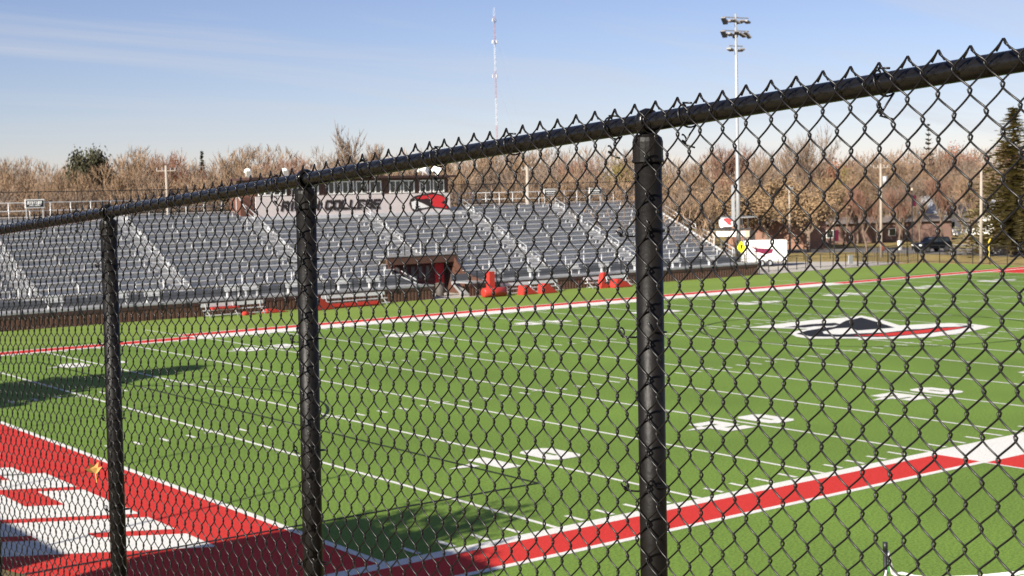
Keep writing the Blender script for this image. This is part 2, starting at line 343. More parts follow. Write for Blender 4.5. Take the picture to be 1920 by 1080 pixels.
def wire_mesh(flip, seed):
    rnd = random.Random(seed); pts = []; per = 24; nseg = 16
    A = PW/4+0.0036; sgn = -1 if flip else 1
    ph = [rnd.uniform(0, 6.28) for _ in range(4)]
    pk = -0.010; xe = PW/4 - A*math.asin(.94*cos(2*pi*6/nseg))/math.asin(.94); ze = -WH*6/nseg
    pts += [(-0.0150, .0035, pk-0.0150), (-0.0085, .003, pk-0.0055), (-0.0030, .0015, pk+0.0030), (0.0008, .0, pk+0.0042)]
    for i in range(1, per*nseg+1):
        th = 2*pi*i/nseg; z = -WH*i/nseg
        if i < 6:
            t = i/6; x = 0.0015+(xe-.0015)*t; z = pk+(ze-pk)*t
        else: x = PW/4 - A*math.asin(.94*cos(th))/math.asin(.94)
        wob = 0.00035*sin(17*z+ph[0])+sgn*(0.0016*sin(6*z+1)+0.0008*sin(19*z+2))
        pts.append((x+wob, -0.0046*sin(th)+0.0004*sin(7*z+ph[2])+sgn*0.002*sin(5*z), z+0.0005*sin(31*z+ph[3])))
    pts = [(sgn*x, sgn*y, z) for x, y, z in pts]
    ex = Vector((FDh.x, FDh.y, 0)); ey = Vector((-0.999, -0.041, 0))
    return MB().tube([ex*x + ey*y + Vector((0,0,z+FDh.z*x)) for x, y, z in pts], 0.00198, 6).mesh('wire', WIREM, True)
wm = [[wire_mesh(f, 10*f+q) for q in range(4)] for f in (False, True)]
random.seed(3)
for k in range(-24, 70):
    jz = random.uniform(-.002, .002); js = random.uniform(-.001, .001)+.0012*sin(k*.31)
    for f_ in (0, 1): link('wire', random.choice(wm[f_]), fence, fp(k*PW+js, 0.043+jz+.0018*sin(k*.17), 0.0375)).rotation_euler = (radians(.8+random.uniform(-.06, .06)), 0, 0)
# wire ties
def tie(s, dz, kind):
    b = MB(); n = 14
    ex = Vector((FDh.x, FDh.y, 0)); ey = Vector((-0.999, -0.041, 0)); ez = Vector((0,0,1))
    if kind == 'rail':
        R = 0.0245; p = [ey*(R*cos(a)+.002) + ez*(R*sin(a)) + ex*(.006*a) for a in [2.0-i*4.3/n for i in range(n+1)]]
        p += [p[-1]+ey*.016+ez*-.02+ex*.004, p[-1]+ey*.026+ez*-.042+ex*.012, p[-1]+ey*.024+ez*-.05+ex*-.016]
        q0 = p[0]; p = [q0+ey*.012+ez*.004+ex*-.03, q0+ey*.014+ez*.006+ex*-.006] + p
        c0 = p[-2]
    else:
        R = 0.0345; p = [ey*(R*cos(a)) + ex*(R*sin(a)) + ez*(.004*a) for a in [-.9-i*4.4/n for i in range(n+1)]]
        p = [p[0]+ey*.01+ex*.004+ez*.02]+p+[p[-1]+ex*.03+ey*.012, p[-1]+ex*.05+ey*.006+ez*.012]
        c0 = p[-2]
    b.tube(p, 0.0021, 6)
    b.tube([c0+Vector((.005*cos(t), .005*sin(t)*.6, .005*sin(t)+.002*t)) for t in [k*.7 for k in range(14)]], 0.0019, 5)
    o = b.build('wire_tie', WIREM, fence, smooth=True); o.location = fp(s, dz, 0)
for s in (-.62, -.12, .11, .47, .78, 1.13, 1.62, 1.98, 2.34, 2.7, 3.2, 3.6, -.95): tie(s, 0, 'rail')
for k in (0, 1, 2):
    for dz in (-.20, -.46, -.80, -1.15): tie(k*PS, dz+random.uniform(-.03, .03), 'post')

# ------------------------------------------------------------------ black pole with bunched white net (lower right)
npole = thing('net_post', 'black pole with white net tied to it on the near sideline', 'post', (1.56, -11.71, 0))
MB().tube([(0,0,-.05),(0,0,2.27)], .030, 12).build('pole', BLACKP, npole, smooth=True)
MB().tube([(0,0,2.2),(0,0,2.335)], .037, 12).build('cap', BLACKP, npole, smooth=True)
MB().box(.024,.05,-.03,.0,1.86,2.12).build('green_strap', mat('green_tape', (.10,.42,.10), .6), npole)
nw = mat('white_net', (.72,.71,.68), .9, var=.1, scale=20); random.seed(5); nb = MB()
for k in range(10):
    j = lambda a: random.uniform(-a, a)
    nb.tube([(.05+j(.01),-.01,2.2),(.09+j(.02),-.02,2.0+j(.04)),(.12+j(.03),-.04,1.85),(.25+j(.03),-.1+j(.03),1.80+j(.05)),(.75,-.4+j(.04),1.70+j(.06)),(1.6,-.9,1.66+j(.1)),(2.6,-1.5,1.85+j(.06))], .012, 5)
for k in range(3): nb.tube([(-.02,-.035,1.92-.03*k),(-.075,-.04,1.82-.02*k),(-.03,-.05,1.66),(.06,-.04,1.72)], .013, 6)
nb.build('net', nw, npole, smooth=True)
MB().tube([(2.62,-1.52,-.05),(2.62,-1.52,2.3)], .030, 12).build('pole', BLACKP, npole, smooth=True)

# yellow leaf caught in the fence mesh
lf = MB(); c0 = at(178, 887, 5.42)
leafpts = [(0,0),(-.5,.1),(-1.0,.55),(-.55,.5),(-.45,1.1),(-.05,.75),(.45,1.25),(.4,.6),(.95,.75),(.5,.2),(.15,-.1),(.35,-1.0),(.22,-1.0)]
q = [c0 + RT*(p[0]*.033) + UP*(p[1]*.036) + FWD*((-.022*abs(p[0])+.012*p[1]*p[0])) for p in leafpts]
lf.add([(v-c0) for v in q] + [(v-c0+FWD*.0015) for v in q], [tuple(range(13)), tuple(range(25, 12, -1))]+[(i, 13+i, 13+(i+1) % 13, (i+1) % 13) for i in range(13)])
lo = lf.build('dry_leaf', mat('yellow_leaf', (0.4200, 0.2300, 0.0600), .8, var=.25, scale=40)); lo.location = c0
tag(lo, 'yellow dry maple leaf caught in the chain link mesh', 'leaf')

# ------------------------------------------------------------------ bleachers
BX0, BX1, BY = 3.0, 78.3, 63.35
NR, RUN, RISE, Y0, Z0 = 15, 0.83, 0.362, 66.0, 1.42
AIS = [14.1, 24.6, 35.1, 45.7, 56.2, 66.4]; AWD = 0.62
TX0, TX1, TY = 42.4, 48.2, 68.6      # tunnel cut
bl = thing('bleachers', 'long grey aluminium bleachers with brown ribbed base behind the far sideline', 'bleachers', (45, BY, 0)); BO = Vector((45, BY, 0))
def bpart(b, name, m, smooth=False, parent=None):
    o = b.build(name, m, parent or bl, smooth)
    if parent is None: o.location = -BO
    return o
# ribbed brown front wall, open at the tunnel mouth
def ribbed(x0, x1, y, z0, z1, axis='x', pitch=.30, dep=.05):
    b = MB(); x = x0; pts = []
    while x < x1:
        pts += [(x, y), (min(x+pitch*.55, x1), y), (min(x+pitch*.62, x1), y+dep), (min(x+pitch*.93, x1), y+dep)]; x += pitch
    pts.append((x1, y))
    for (a, c) in zip(pts, pts[1:]): b.add([(a[0],a[1],z0),(c[0],c[1],z0),(c[0],c[1],z1),(a[0],a[1],z1)], [(0,1,2,3)])
    return b
for (xa, xb) in ((BX0, 43.35), (46.6, BX1)):
    bpart(ribbed(xa, xb, BY, -.03, .74), 'front_wall', BROWN)
    bpart(MB().box(xa, xb, BY-.03, BY+.10, .74, .98), 'wall_trim', DBROWN)
    bpart(MB().box(xa, xb, BY-.045, 65.75, .98, 1.09), 'walkway_deck', ALU3)
    bpart(MB().box(xa, xb, 65.76, 65.84, 1.0, 1.62), 'shaded_gap', mat('shadow_grey', (.07,.075,.085), .6))  # dark strip stands in for the shade under the first row
bpart(MB().box(BX1-.12, BX1, BY+.1, 78.6, -.03, .95), 'end_wall', DBROWN)
secs = []; e = BX0
for a in AIS: secs.append((e, a-AWD)); e = a+AWD
secs.append((e, BX1-.45))
random.seed(11)
brk = MB()
def span(xa, xb, r):
    if Y0+RUN*r < TY+.2:
        out = []
        if xa < TX0: out.append((xa, min(xb, TX0)))
        if xb > TX1: out.append((max(xa, TX1), xb))
        return [q for q in out if q[1]-q[0] > .3]
    return [(xa, xb)]
for r in range(NR):
    y = Y0+RUN*r; z = Z0+RISE*r
    inbox = r >= 14
    for (xa, xb) in span(BX0, BX1-.3, r):
        bpart(MB().box(xa, xb, y, y+RUN-.16, z-.05, z), 'foot_plank', ALU3)
        bpart(MB().box(xa, xb, y+RUN-.13, y+RUN-.10, z-.04, z+RISE-.06), 'riser_plank', ALU)
    for si, (xa, xb) in enumerate(secs):
        for (a, c) in span(xa, xb, r):
            if r >= 13 and a > 35 and c < 56.5: continue
            dz = random.uniform(-.008, .008)
            bpart(MB().box(a+.04, c-.04, y+.40, y+.66, z+.385+dz, z+.43+dz), 'seat_plank', ALU)
            n = max(2, int((c-a)/random.uniform(1.6, 2.6)))
            for k in range(n):
                x = a+.3+(c-a-.6)*k/(n-1); brk.box(x-.02, x+.02, y+.43, y+.60, z, z+.384)
stuff(bpart(brk, 'seat_bracket', ALU))
st = MB()
for a in AIS:
    for r in range(NR-1):
        if abs(a-45.7) < 1 and Y0+RUN*r < TY+.4: continue
        st.box(a-AWD+.06, a+AWD-.06, Y0+RUN*r+.36, Y0+RUN*(r+1)-.14, Z0+RISE*r+.002, Z0+RISE*r+.185)
stuff(bpart(st, 'aisle_step', ALU3))
# aisle handrails
hr = MB(); L, Hh_ = 2*RUN, 2*RISE
for rr in (0.0, 0.46):
    pass
hr.tube([(0,0,0),(0,0,.92),(0,L,.92+Hh_),(0,L,Hh_)], .034, 6); hr.tube([(0,0,.5),(0,L,.5+Hh_)], .026, 6); 
hrm = hr.mesh('aisle_handrail', GALV, True)
for a in AIS:
    for r0_ in (0, 3, 6, 9, 12):
        if abs(a-45.7) < 1 and r0_ < 6: continue
        link('aisle_handrail', hrm, bl, Vector((a, Y0+RUN*r0_+.12, Z0+RISE*r0_))-BO)
for r0_ in (0, 3, 6, 9, 12): link('end_handrail', hrm, bl, Vector((BX1-.2, Y0+RUN*r0_+.05, Z0+RISE*r0_))-BO)
for xx in (BX1-.15,):
    bpart(MB().prism([(Y0, Z0-.15), (Y0, Z0+.05), (78.6, Z0+.05+RISE/RUN*12.6), (78.6, Z0-.15+RISE/RUN*12.6)], 'x', xx, xx+.08), 'stringer', ALU2)
# front guard: silver posts at row one, black rail along the walkway
gp = MB().tube([(0,0,0),(0,0,1.12)], .03, 6).mesh('guard_post', ALU2, True)
x = BX0+.5
while x < BX1-.5:
    if not (TX0-.4 < x < TX1+.4) and all(abs(x-a) > .8 for a in AIS): link('guard_post', gp, bl, Vector((x, 65.8, 1.42))-BO)
    x += 1.95
bp_ = MB().box(-.035,.035,-.035,.035,-.28,.92).mesh('rail_post', BLACKP)
x = BX0+.4
while x < BX1:
    if not (43.3 < x < 46.6): link('rail_post', bp_, bl, Vector((x, BY-.06, 1.0))-BO)
    x += 1.83
for (xa, xb) in ((BX0, 43.3), (46.65, BX1-.05)):
    for z in (1.90, 1.5): bpart(MB().box(xa, xb, BY-.085, BY-.045, z, z+.035), 'walkway_rail', BLACKP)
# back guard rail
for z in (7.35, 7.95): 
    for (xa, xb) in ((BX0, 35.4), (55.8, BX1)): bpart(MB().tube([(xa,78.75,z),(xb,78.75,z)], .028, 6), 'back_rail', ALU2, True)
bp2 = MB().tube([(0,0,6.2),(0,0,7.97)], .032, 6).mesh('back_rail_post', ALU2, True)
x = BX0+.2
while x < BX1+.1:
    if not (35.5 < x < 55.7): link('back_rail_post', bp2, bl, Vector((x, 78.75, 0))-BO)
    x += 1.52
bpart(MB().box(BX0, BX1-.3, 78.42, 79.0, 6.55, 6.72), 'top_walk', ALU3)
# posts under the deck
lg = MB().box(-.08,.08,-.08,.08,0,6.5).mesh('frame_post', GALV)
for x in range(4, 79, 6): link('frame_post', lg, bl, Vector((x+.2, 78.0, -.05))-BO)
# tunnel
bpart(MB().box(TX0, TX1, TY, TY+.12, -.03, 2.62), 'tunnel_back_wall', mat('tunnel_dark', (.02,.014,.014), .8))
bpart(MB().box(TX0-.4, TX1+.35, TY-.95, TY-.80, 2.50, 3.10), 'tunnel_fascia', BROWN)
bpart(MB().box(TX0-.5, TX1+.4, TY-1.0, TY+.55, 3.102, 3.20), 'tunnel_roof', ALU3)
bpart(MB().prism([(BY+.1,-.03),(TY,-.03),(TY,3.05),(TY-.7,3.05),(TY-2.2,1.7),(BY+.1,1.05)], 'x', TX1, TX1+.12), 'tunnel_side_wall', BROWN)
bpart(MB().prism([(BY+.1,-.03),(TY,-.03),(TY,2.49),(TY-.9,2.49),(TY-1.6,1.2),(BY+.1,.97)], 'x', TX0-.12, TX0), 'tunnel_side_wall', DBROWN)
bpart(MB().box(TX0+.6, TX1-.35, TY-.04, TY-.01, .55, 2.45), 'tunnel_banner', mat('dark_red_banner', (.06,.008,.012), .7, var=.4))
bpart(MB().box(TX1-1.25, TX1-.4, TY-.065, TY-.045, .45, 2.4), 'tunnel_banner', mat('red_banner', (.42,.02,.03), .7))
for i, xx in enumerate((43.3, 44.0, 44.7, 45.4, 46.1)):
    bpart(MB().box(xx, xx+.32, TY-.065, TY-.045, 1.3, 2.25), 'banner_letter', mat('dim_letter', (.12,.11,.11), .7))
for z in (3.62, 4.1): bpart(MB().box(TX0-.5, TX1+.4, TY-.98, TY-.94, z, z+.035), 'tunnel_rail', BLACKP)
for k in range(5): bpart(MB().box(TX0-.5+k*1.65, TX0-.44+k*1.65, TY-.99, TY-.93, 3.2, 4.12), 'tunnel_rail_post', BLACKP)
for k in range(4): bpart(MB().tube([(TX0+.5+k*1.5,TY+.35,3.2),(TX0+.5+k*1.5,TY+.35,4.3)], .032, 6), 'guard_post', ALU2)
bpart(MB().prism([(64.6,.05),(66.3,1.05),(66.3,.85),(64.9,-.02)], 'x', 46.95, 47.5), 'stair_ramp', ALU3)
for zz in (.55, 1.0): bpart(MB().tube([(42.2,66.0,1.1+zz),(42.2,63.9,.9+zz*.6)], .03, 6), 'stair_rail', ALU2)
struct(MB().poly([(43.4,62.9),(46.6,62.8),(48.1,63.2),(48.1,68.5),(42.5,68.5),(42.5,63.3)], .007).build('tunnel_path', CONC))
tb = thing('trash_bin', 'grey brown trash bin standing in the tunnel mouth', 'bin', (45.4, 65.6, 0))
MB().tube([(0,0,0),(0,0,.1),(0,0,.95)], [.30,.31,.36], 14).build('body', mat('bin_grey', (.07,.058,.05), .7), tb, True)
MB().tube([(0,0,.951),(0,0,1.0),(0,0,1.06)], [.38,.38,.2], 14).build('lid', mat('bin_lid', (.08,.07,.06), .6), tb, True)

# ------------------------------------------------------------------ press box
pb = thing('press_box', 'brown press box with white windows and RIPON COLLEGE panel atop the bleachers', 'press box', (45.3, 77.6, 6.3)); PO = Vector((45.3, 77.6, 6.3))
def pp(b, name, m, parent=None, smooth=False):
    o = b.build(name, m, parent or pb, smooth)
    if parent is None: o.location = -PO
    return o
wl = ribbed(36.0, 54.65, 77.72, 6.3, 9.36, pitch=.22, dep=.03)
wl.add([(54.65,77.75,6.3),(54.65,81,6.3),(54.65,81,9.36),(54.65,77.75,9.36)], [(0,1,2,3)]); wl.add([(36,77.75,6.3),(36,81,6.3),(36,81,9.36),(36,77.75,9.36)], [(0,1,2,3)])
wl.add([(36,81,6.3),(54.65,81,6.3),(54.65,81,9.36),(36,81,9.36)], [(0,1,2,3)])
pp(wl, 'wall', BROWN)
pnl = pp(MB().box(35.95, 54.7, 77.52, 77.60, 6.34, 8.02), 'sign_panel', PANEL)
pp(MB().box(35.5, 55.15, 77.15, 81.3, 9.362, 9.56), 'roof', DBROWN)
wf = MB(); ww, z0_, z1_ = 1.16, 8.08, 9.17
for (a, c, d, e) in ((-ww/2,ww/2,z0_,z0_+.09),(-ww/2,ww/2,z1_-.09,z1_),(-ww/2,-ww/2+.09,z0_+.09,z1_-.09),(ww/2-.09,ww/2,z0_+.09,z1_-.09),(-.05,.05,z0_+.09,z1_-.09)): wf.box(a, c, -.06, .05, d, e)
wfm = wf.mesh('window', WHITEP); pnm = MB().box(-.5,-.06,-.012,.012,z0_+.09,z1_-.09).mesh('pane', GLASS); pnm2 = MB().box(.06,.5,-.012,.012,z0_+.09,z1_-.09).mesh('pane', GLASS)
for x in (36.88,38.21,39.85,41.17,43.22,44.54,45.88,47.2,49.19,50.54,52.23,53.62):
    w_ = link('window', wfm, pb, Vector((x, 77.70, 0))-PO); link('pane', pnm, w_); link('pane', pnm2, w_)
# brown stair side and rails at the left end
pp(MB().prism([(77.7,6.3),(79.5,6.3),(79.5,8.3),(77.7,8.0)], 'x', 34.7, 35.9), 'stair_side', mat('rust_steel', (.12,.05,.032), .6))
pp(MB().tube([(34.6,76.4,5.9),(34.6,76.4,6.9),(34.6,78.2,8.4),(34.6,78.2,7.0)], .035, 6), 'stair_rail', ALU2)
# lettering (slanted block capitals)
def stroke_letter(ch, x0, z0, w, h, y, th):
    s = .22
    G = {'R': [[(0,0),(0,1),(.8,1),(1,.85),(1,.6),(.8,.5),(0,.5)],[(.45,.5),(1,0)]], 'I': [[(.5,0),(.5,1)]], 'P': [[(0,0),(0,1),(.85,1),(1,.85),(1,.6),(.85,.45),(0,.45)]],
         'O': [[(.15,0),(0,.15),(0,.85),(.15,1),(.85,1),(1,.85),(1,.15),(.85,0),(.15,0)]], 'N': [[(0,0),(0,1),(1,0),(1,1)]], 'C': [[(1,.8),(.85,1),(.15,1),(0,.85),(0,.15),(.15,0),(.85,0),(1,.2)]],
         'L': [[(0,1),(0,0),(1,0)]], 'E': [[(1,1),(0,1),(0,0),(1,0)],[(0,.5),(.85,.5)]], 'G': [[(1,.8),(.85,1),(.15,1),(0,.85),(0,.15),(.15,0),(.85,0),(1,.15),(1,.5),(.6,.5)]],
         'V': [[(0,1),(.5,0),(1,1)]], 'S': [[(1,.85),(.85,1),(.15,1),(0,.85),(0,.6),(.15,.5),(.85,.5),(1,.4),(1,.15),(.85,0),(0,0)]], 'T': [[(0,1),(1,1)],[(.5,1),(.5,0)]]}[ch]
    b = MB()
    for ln in G:
        pts = [(x0+p[0]*w+p[1]*h*s, z0+p[1]*h) for p in ln]
        for i, (a, c) in enumerate(zip(pts, pts[1:])):
            d = Vector((c[0]-a[0], c[1]-a[1])).normalized(); n = Vector((-d.y, d.x))*th/2; e_ = d*th*.45; yy = y-.003*i
            q = [(a[0]-e_.x+n.x, a[1]-e_.y+n.y), (a[0]-e_.x-n.x, a[1]-e_.y-n.y), (c[0]+e_.x-n.x, c[1]+e_.y-n.y), (c[0]+e_.x+n.x, c[1]+e_.y+n.y)]
            b.prism(q, 'y', yy-.03, yy)
    return b
x = 38.25
LETC = mat('letter_dark', (.022,.013,.013), .5)
for ch in 'RIPON COLLEGE':
    if ch == ' ': x += .42; continue
    w = .24 if ch == 'I' else .50
    o = stroke_letter(ch, x, 6.90, w, .62, 77.517, .22).build('sign_letter', LETC, pnl)
    x += w+.27
# hawk emblem on the panel (metres: x along the wall, z up)
def em(pts, m, nm, y):
    q = [(50.45+(a-285)/440*4.05, 8.06-(b-440)/200*1.74) for a, b in pts]
    MB().prism(q, 'y', y-.02, y).build(nm, m, pnl)
em([(300,500),(350,470),(450,450),(560,443),(650,462),(725,500),(682,545),(725,580),(727,617),(650,602),(560,592),(450,602),(390,617),(340,637),(300,592),(283,540)], LETC, 'emblem_outline', 77.517)
em([(360,490),(430,470),(560,458),(640,473),(700,503),(640,545),(690,565),(715,602),(640,590),(560,580),(520,545),(535,515),(490,497),(420,502)], mat('emblem_red', (.60,.025,.030), .5), 'emblem_red', 77.492)
em([(308,530),(350,515),(420,540),(505,580),(440,590),(390,590),(350,610),(318,590)], WHITEP, 'emblem_beak', 77.492)
em([(345,575),(380,565),(400,575),(372,582),(355,600)], LETC, 'emblem_mark', 77.467)
# horn loudspeakers on the roof
def horn(x, y, rz, sc, dome):
    t = thing('roof_loudspeaker', 'white horn loudspeaker on the press box roof, ' + ('domed pair at the stair end' if dome else 'flared pair at the emblem end'), 'loudspeaker', (x, y, 9.56), rz, 'loudspeakers on the press box roof ' + ('stair end' if dome else 'emblem end'))
    MB().tube([(0,0,0),(0,0,.4)], .04, 8).build('stand', GALV, t)
    if dome:
        MB().tube([(0,0,.4),(0,0,.5),(0,0,.62),(0,0,.72),(0,0,.78)], [.30,.32,.29,.18,.02], 14).build('dome', WHITEP, t, True)
        MB().box(-.34,.14,-.42,-.24,.12,.55).build('driver_box', mat('speaker_grey', (.42,.40,.36), .6), t)
    else:
        MB().tube([(0,.3,.5),(0,0,.5),(0,-.32,.5),(0,-.5,.5)], [.10,.16,.34,.52], 4).build('flare', WHITEP, t)
        MB().box(-.16,.16,.28,.6,.34,.66).build('driver_box', mat('speaker_grey', (.42,.40,.36), .6), t)
horn(36.1, 79, 0, 1, True); horn(39.4, 79, 0, 1, True); horn(52.9, 79, .5, 1, False); horn(54.5, 79, -.9, 1, False)

# ------------------------------------------------------------------ signs on the back rail
def rail_sign(x, w, txt, label):
    t = thing('seating_sign', label, 'sign', (x, 78.66, 7.45))
    MB().box(-w/2, w/2, -.03, .03, .1, .74).build('border', WHITEP, t); bd = MB().box(-w/2+.07, w/2-.07, -.05, -.032, .17, .67).build('board', BLACKP, t)
    for s in (-1, 1): MB().box(s*(w/2-.1)-.03, s*(w/2-.1)+.03, .031, .07, -.7, .7).build('bracket', ALU2, t)
    if txt:
        xx = -w/2+.17; dw = (w-.36)/len(txt)
        for ch in txt: stroke_letter(ch, xx, .38, dw*.45 if ch != 'I' else .05, .19, -.052, .055).build('letter', WHITEP, bd); xx += dw
    else:
        MB().box(-w/2+.2, w/2-.2, -.06, -.0505, .42, .56).build('print_line', WHITEP, bd)
    MB().box(-w/2+.3, w/2-.3, -.06, -.0505, .25, .31).build('print_line', WHITEP, bd)
rail_sign(18.75, 1.42, 'VISITOR', 'black VISITOR sign with white border on the bleacher back rail')
rail_sign(66.8, 1.5, '', 'dark sign on the back rail beside the white utility pole')
rail_sign(72.3, 1.5, '', 'dark sign on the back rail near the end stairs')
# black chain-link fence behind the bleachers
bf = thing('rear_fence', 'black chain link fence running behind the top of the bleachers', 'fence', (40, 80.6, 0))
for z in (7.0, 8.75): MB().tube([(-38,0,z),(39,0,z)], .03, 6).build('rail', BLACKP, bf)
rp_ = MB().tube([(0,0,0),(0,0,8.78)], .04, 6).mesh('post', BLACKP)
for k in range(27): link('post', rp_, bf, (-38+k*2.95, 0, 0))
mw = MB()
for k in range(-190, 196):
    for sg in (-1, 1): mw.tube([(k*.2, .0, 6.6), (k*.2+sg*2.1, 0, 8.72)], .006, 3, cap=False)
stuff(mw.build('mesh_fabric', BLACKP, bf, flat=True))

# ------------------------------------------------------------------ far-sideline benches and red pads
def bench(x, y, L, label):
    t = thing('team_bench', label, 'bench', (x, y, 0))
    MB().box(0, L, 0, .26, .42, .47).build('seat', ALU2, t); MB().box(0, L, .36, .41, .66, .90).build('backrest', ALU2, t)
    MB().box(0, L, -.42, -.2, .12, .16).build('foot_rest', ALU, t)
    for k in range(3):
        xx = .3+k*(L-.6)/2; MB().tube([(xx,-.4,.0),(xx,-.4,.12),(xx,.1,.42),(xx,.38,.0)], .03, 6).build('leg', GALV, t); MB().tube([(xx,.2,.44),(xx,.36,.9)], .025, 6).build('back_strut', GALV, t)
bench(24.3, 62.4, 4.6, 'silver team bench with red pad on it before brown wall')
bench(33.4, 62.3, 5.2, 'silver team bench with a long red pad along its front')
bench(49.0, 62.2, 5.6, 'silver team bench behind two red wedge pads')
bench(57.4, 62.3, 4.7, 'silver team bench with red chair shaped pad behind it')
def wedge(x, y, rz, sx, sy, h, label, grp=None):
    b = MB(); b.prism([(0,0),(sx,0),(sx*.36,h),(sx*.12,h)], 'y', 0, sy)
    bm = bmesh.new(); me = b.mesh('wedge_pad', REDP); bm.from_mesh(me); bmesh.ops.bevel(bm, geom=bm.edges[:], offset=.05, segments=2, affect='EDGES'); bm.to_mesh(me); bm.free()
    tag(link('wedge_pad', me, None, (x, y, .003), rz), label, 'pad', grp)
wedge(49.9, 60.9, .05, 1.6, .8, .72, 'red wedge tackling pad lying before the silver bench', 'wedge pads by the third bench')
wedge(51.7, 60.7, .05, 1.6, .8, .78, 'red wedge tackling pad lying before the silver bench', 'wedge pads by the third bench')
wedge(59.3, 61.0, 0.0, 2.0, .9, .70, 'red wedge pad beside the chair shaped red pad')
wedge(31.6, 61.0, 0.1, 2.2, 1.0, .95, 'tall red wedge pad between two silver benches')
wedge(28.6, 61.9, 0.0, 1.9, .7, .28, 'low flat red pad on turf before brown wall')
wedge(26.9, 61.6, 0.2, 1.1, .5, .24, 'short low red pad lying on turf beside red padded bench')
def soft(b, name, m, lab, cat, loc, rz=0, bev=.05):
    me = b.mesh(name, m); bm = bmesh.new(); bm.from_mesh(me); bmesh.ops.bevel(bm, geom=bm.edges[:], offset=bev, segments=2, affect='EDGES'); bm.to_mesh(me); bm.free()
    return tag(link(name, me, None, loc, rz), lab, cat)
soft(MB().box(0,2.0,-.06,.40,0,.16), 'bench_pad', REDP, 'red pad laid over a silver team bench', 'pad', (24.9,62.35,.475))
soft(MB().box(0,4.0,0,.42,0,.34), 'roll_pad', REDP, 'long red pad lying along the front of a silver bench', 'pad', (33.6,61.6,.003), -.02, .12)
t = thing('tackle_dummy', 'red upright tackling dummy with a roll pad at its foot', 'tackling dummy', (47.0, 61.4, 0))
MB().box(.45,.95,.45,.90,.0,1.9).build('upright', REDP, t)
MB().tube([(-.5,0,.36),(-.46,0,.36),(1.5,0,.36),(1.54,0,.36)], [.30,.36,.36,.30], 16).build('roll', REDP, t, True)
MB().tube([(1.541,0,.36),(1.549,0,.36)], .10, 10).build('roll_core', BLACKP, t)
t = thing('chair_pad', 'red chair shaped blocking pad behind a silver bench', 'pad', (58.3, 61.6, 0))
MB().prism([(0,0),(.8,0),(.8,.28),(.38,.4),(.6,1.1),(.28,1.1)], 'y', 0, .5).build('seat_pad', REDP, t)
MB().prism([(.28,1.101),(.6,1.101),(1.0,1.26),(.4,1.26)], 'y', .03, .47).build('head_pad', REDP, t)
# small seats on the walkway
ws = MB().box(-.55,.55,0,.3,.42,.47).mesh('seat', ALU2); wb = MB().box(-.55,.55,.3,.34,.5,.85).mesh('backrest', ALU2); wg = MB().box(-.45,-.38,.05,.25,0,.42).mesh('leg', ALU2); wg2 = MB().box(.38,.45,.05,.25,0,.42).mesh('leg', ALU2)
for x in (15.2, 19.5, 21.8, 27.6, 29.0, 32.3, 36.4, 39.0, 50.3, 54.0, 58.2, 61.5, 65.2, 69.6, 74.0):
    t = thing('walkway_seat', 'small aluminium seat standing on the bleacher front walkway', 'seat', (x, 64.6, 1.09), 0, 'seats along the bleacher walkway')
    link('seat', ws, t); link('backrest', wb, t); link('leg', wg, t); link('leg', wg2, t)

# ------------------------------------------------------------------ stadium light pole
lp = thing('stadium_light_pole', 'tall grey stadium light pole with three tiers of floodlights', 'light pole', (95.2, 82.1, 0))
MB().tube([(0,0,-.1),(0,0,8),(0,0,16),(0,0,26.4)], [.27,.22,.17,.11], 14).build('pole', GALV, lp, True)
hd = mat('flood_housing', (.30,.30,.31), .45, .3)
pd = Vector((RT.x, RT.y, 0)).normalized(); pn = Vector((-pd.y, pd.x, 0))
for z, xs_ in ((26.0, (-1.5,-.75,0,.75,1.5)), (24.6, (-1.6,-.8,0,.8,1.55)), (23.0, (-.75,.7))):
    d2 = (pd + pn*.55).normalized()
    MB().tube([d2*(min(xs_)-.2)+Vector((0,0,z)), d2*(max(xs_)+.2)+Vector((0,0,z))], .06, 6).build('cross_arm', hd, lp)
    for xx in xs_:
        c = d2*xx+Vector((0,0,z-.42)); fd = Vector((-.45,-.75,-.35)).normalized()
        tl = random.choice((0, .15, .45, .75)); Mx = Matrix.Translation(c) @ Matrix.Rotation(math.atan2(d2.y, d2.x)+random.choice((0, .5, 1.3)), 4, 'Z') @ Matrix.Rotation(tl, 4, 'Y')
        fl = MB().box(-.44,.44,-.26,.26,-.02,.12,Mx).build('floodlight', mat('flood_top', (.24,.225,.215), .5), lp); MB().box(-.42,.42,-.24,.24,-.09,-.021,Mx).build('lens', mat('flood_lens', (.03,.03,.035), .3), fl)
        MB().tube([c+Vector((0,0,.1)), c+Vector((0,0,.34))], .04, 5).build('hanger', hd, lp)
MB().box(-.17,.17,-.12,.12,4.4,8.2,Matrix.Translation(-pd*.55)@Matrix.Rotation(math.atan2(pd.y,pd.x),4,'Z')).build('control_cabinet', GALV, lp)
MB().tube([(0,0,4.7),(-1.6,1.2,4.75)], .06, 6).build('bracket_arm', GALV, lp); MB().tube([(0,0,4.7),(1.6,-1.2,4.75)], .06, 6).build('bracket_arm', GALV, lp)

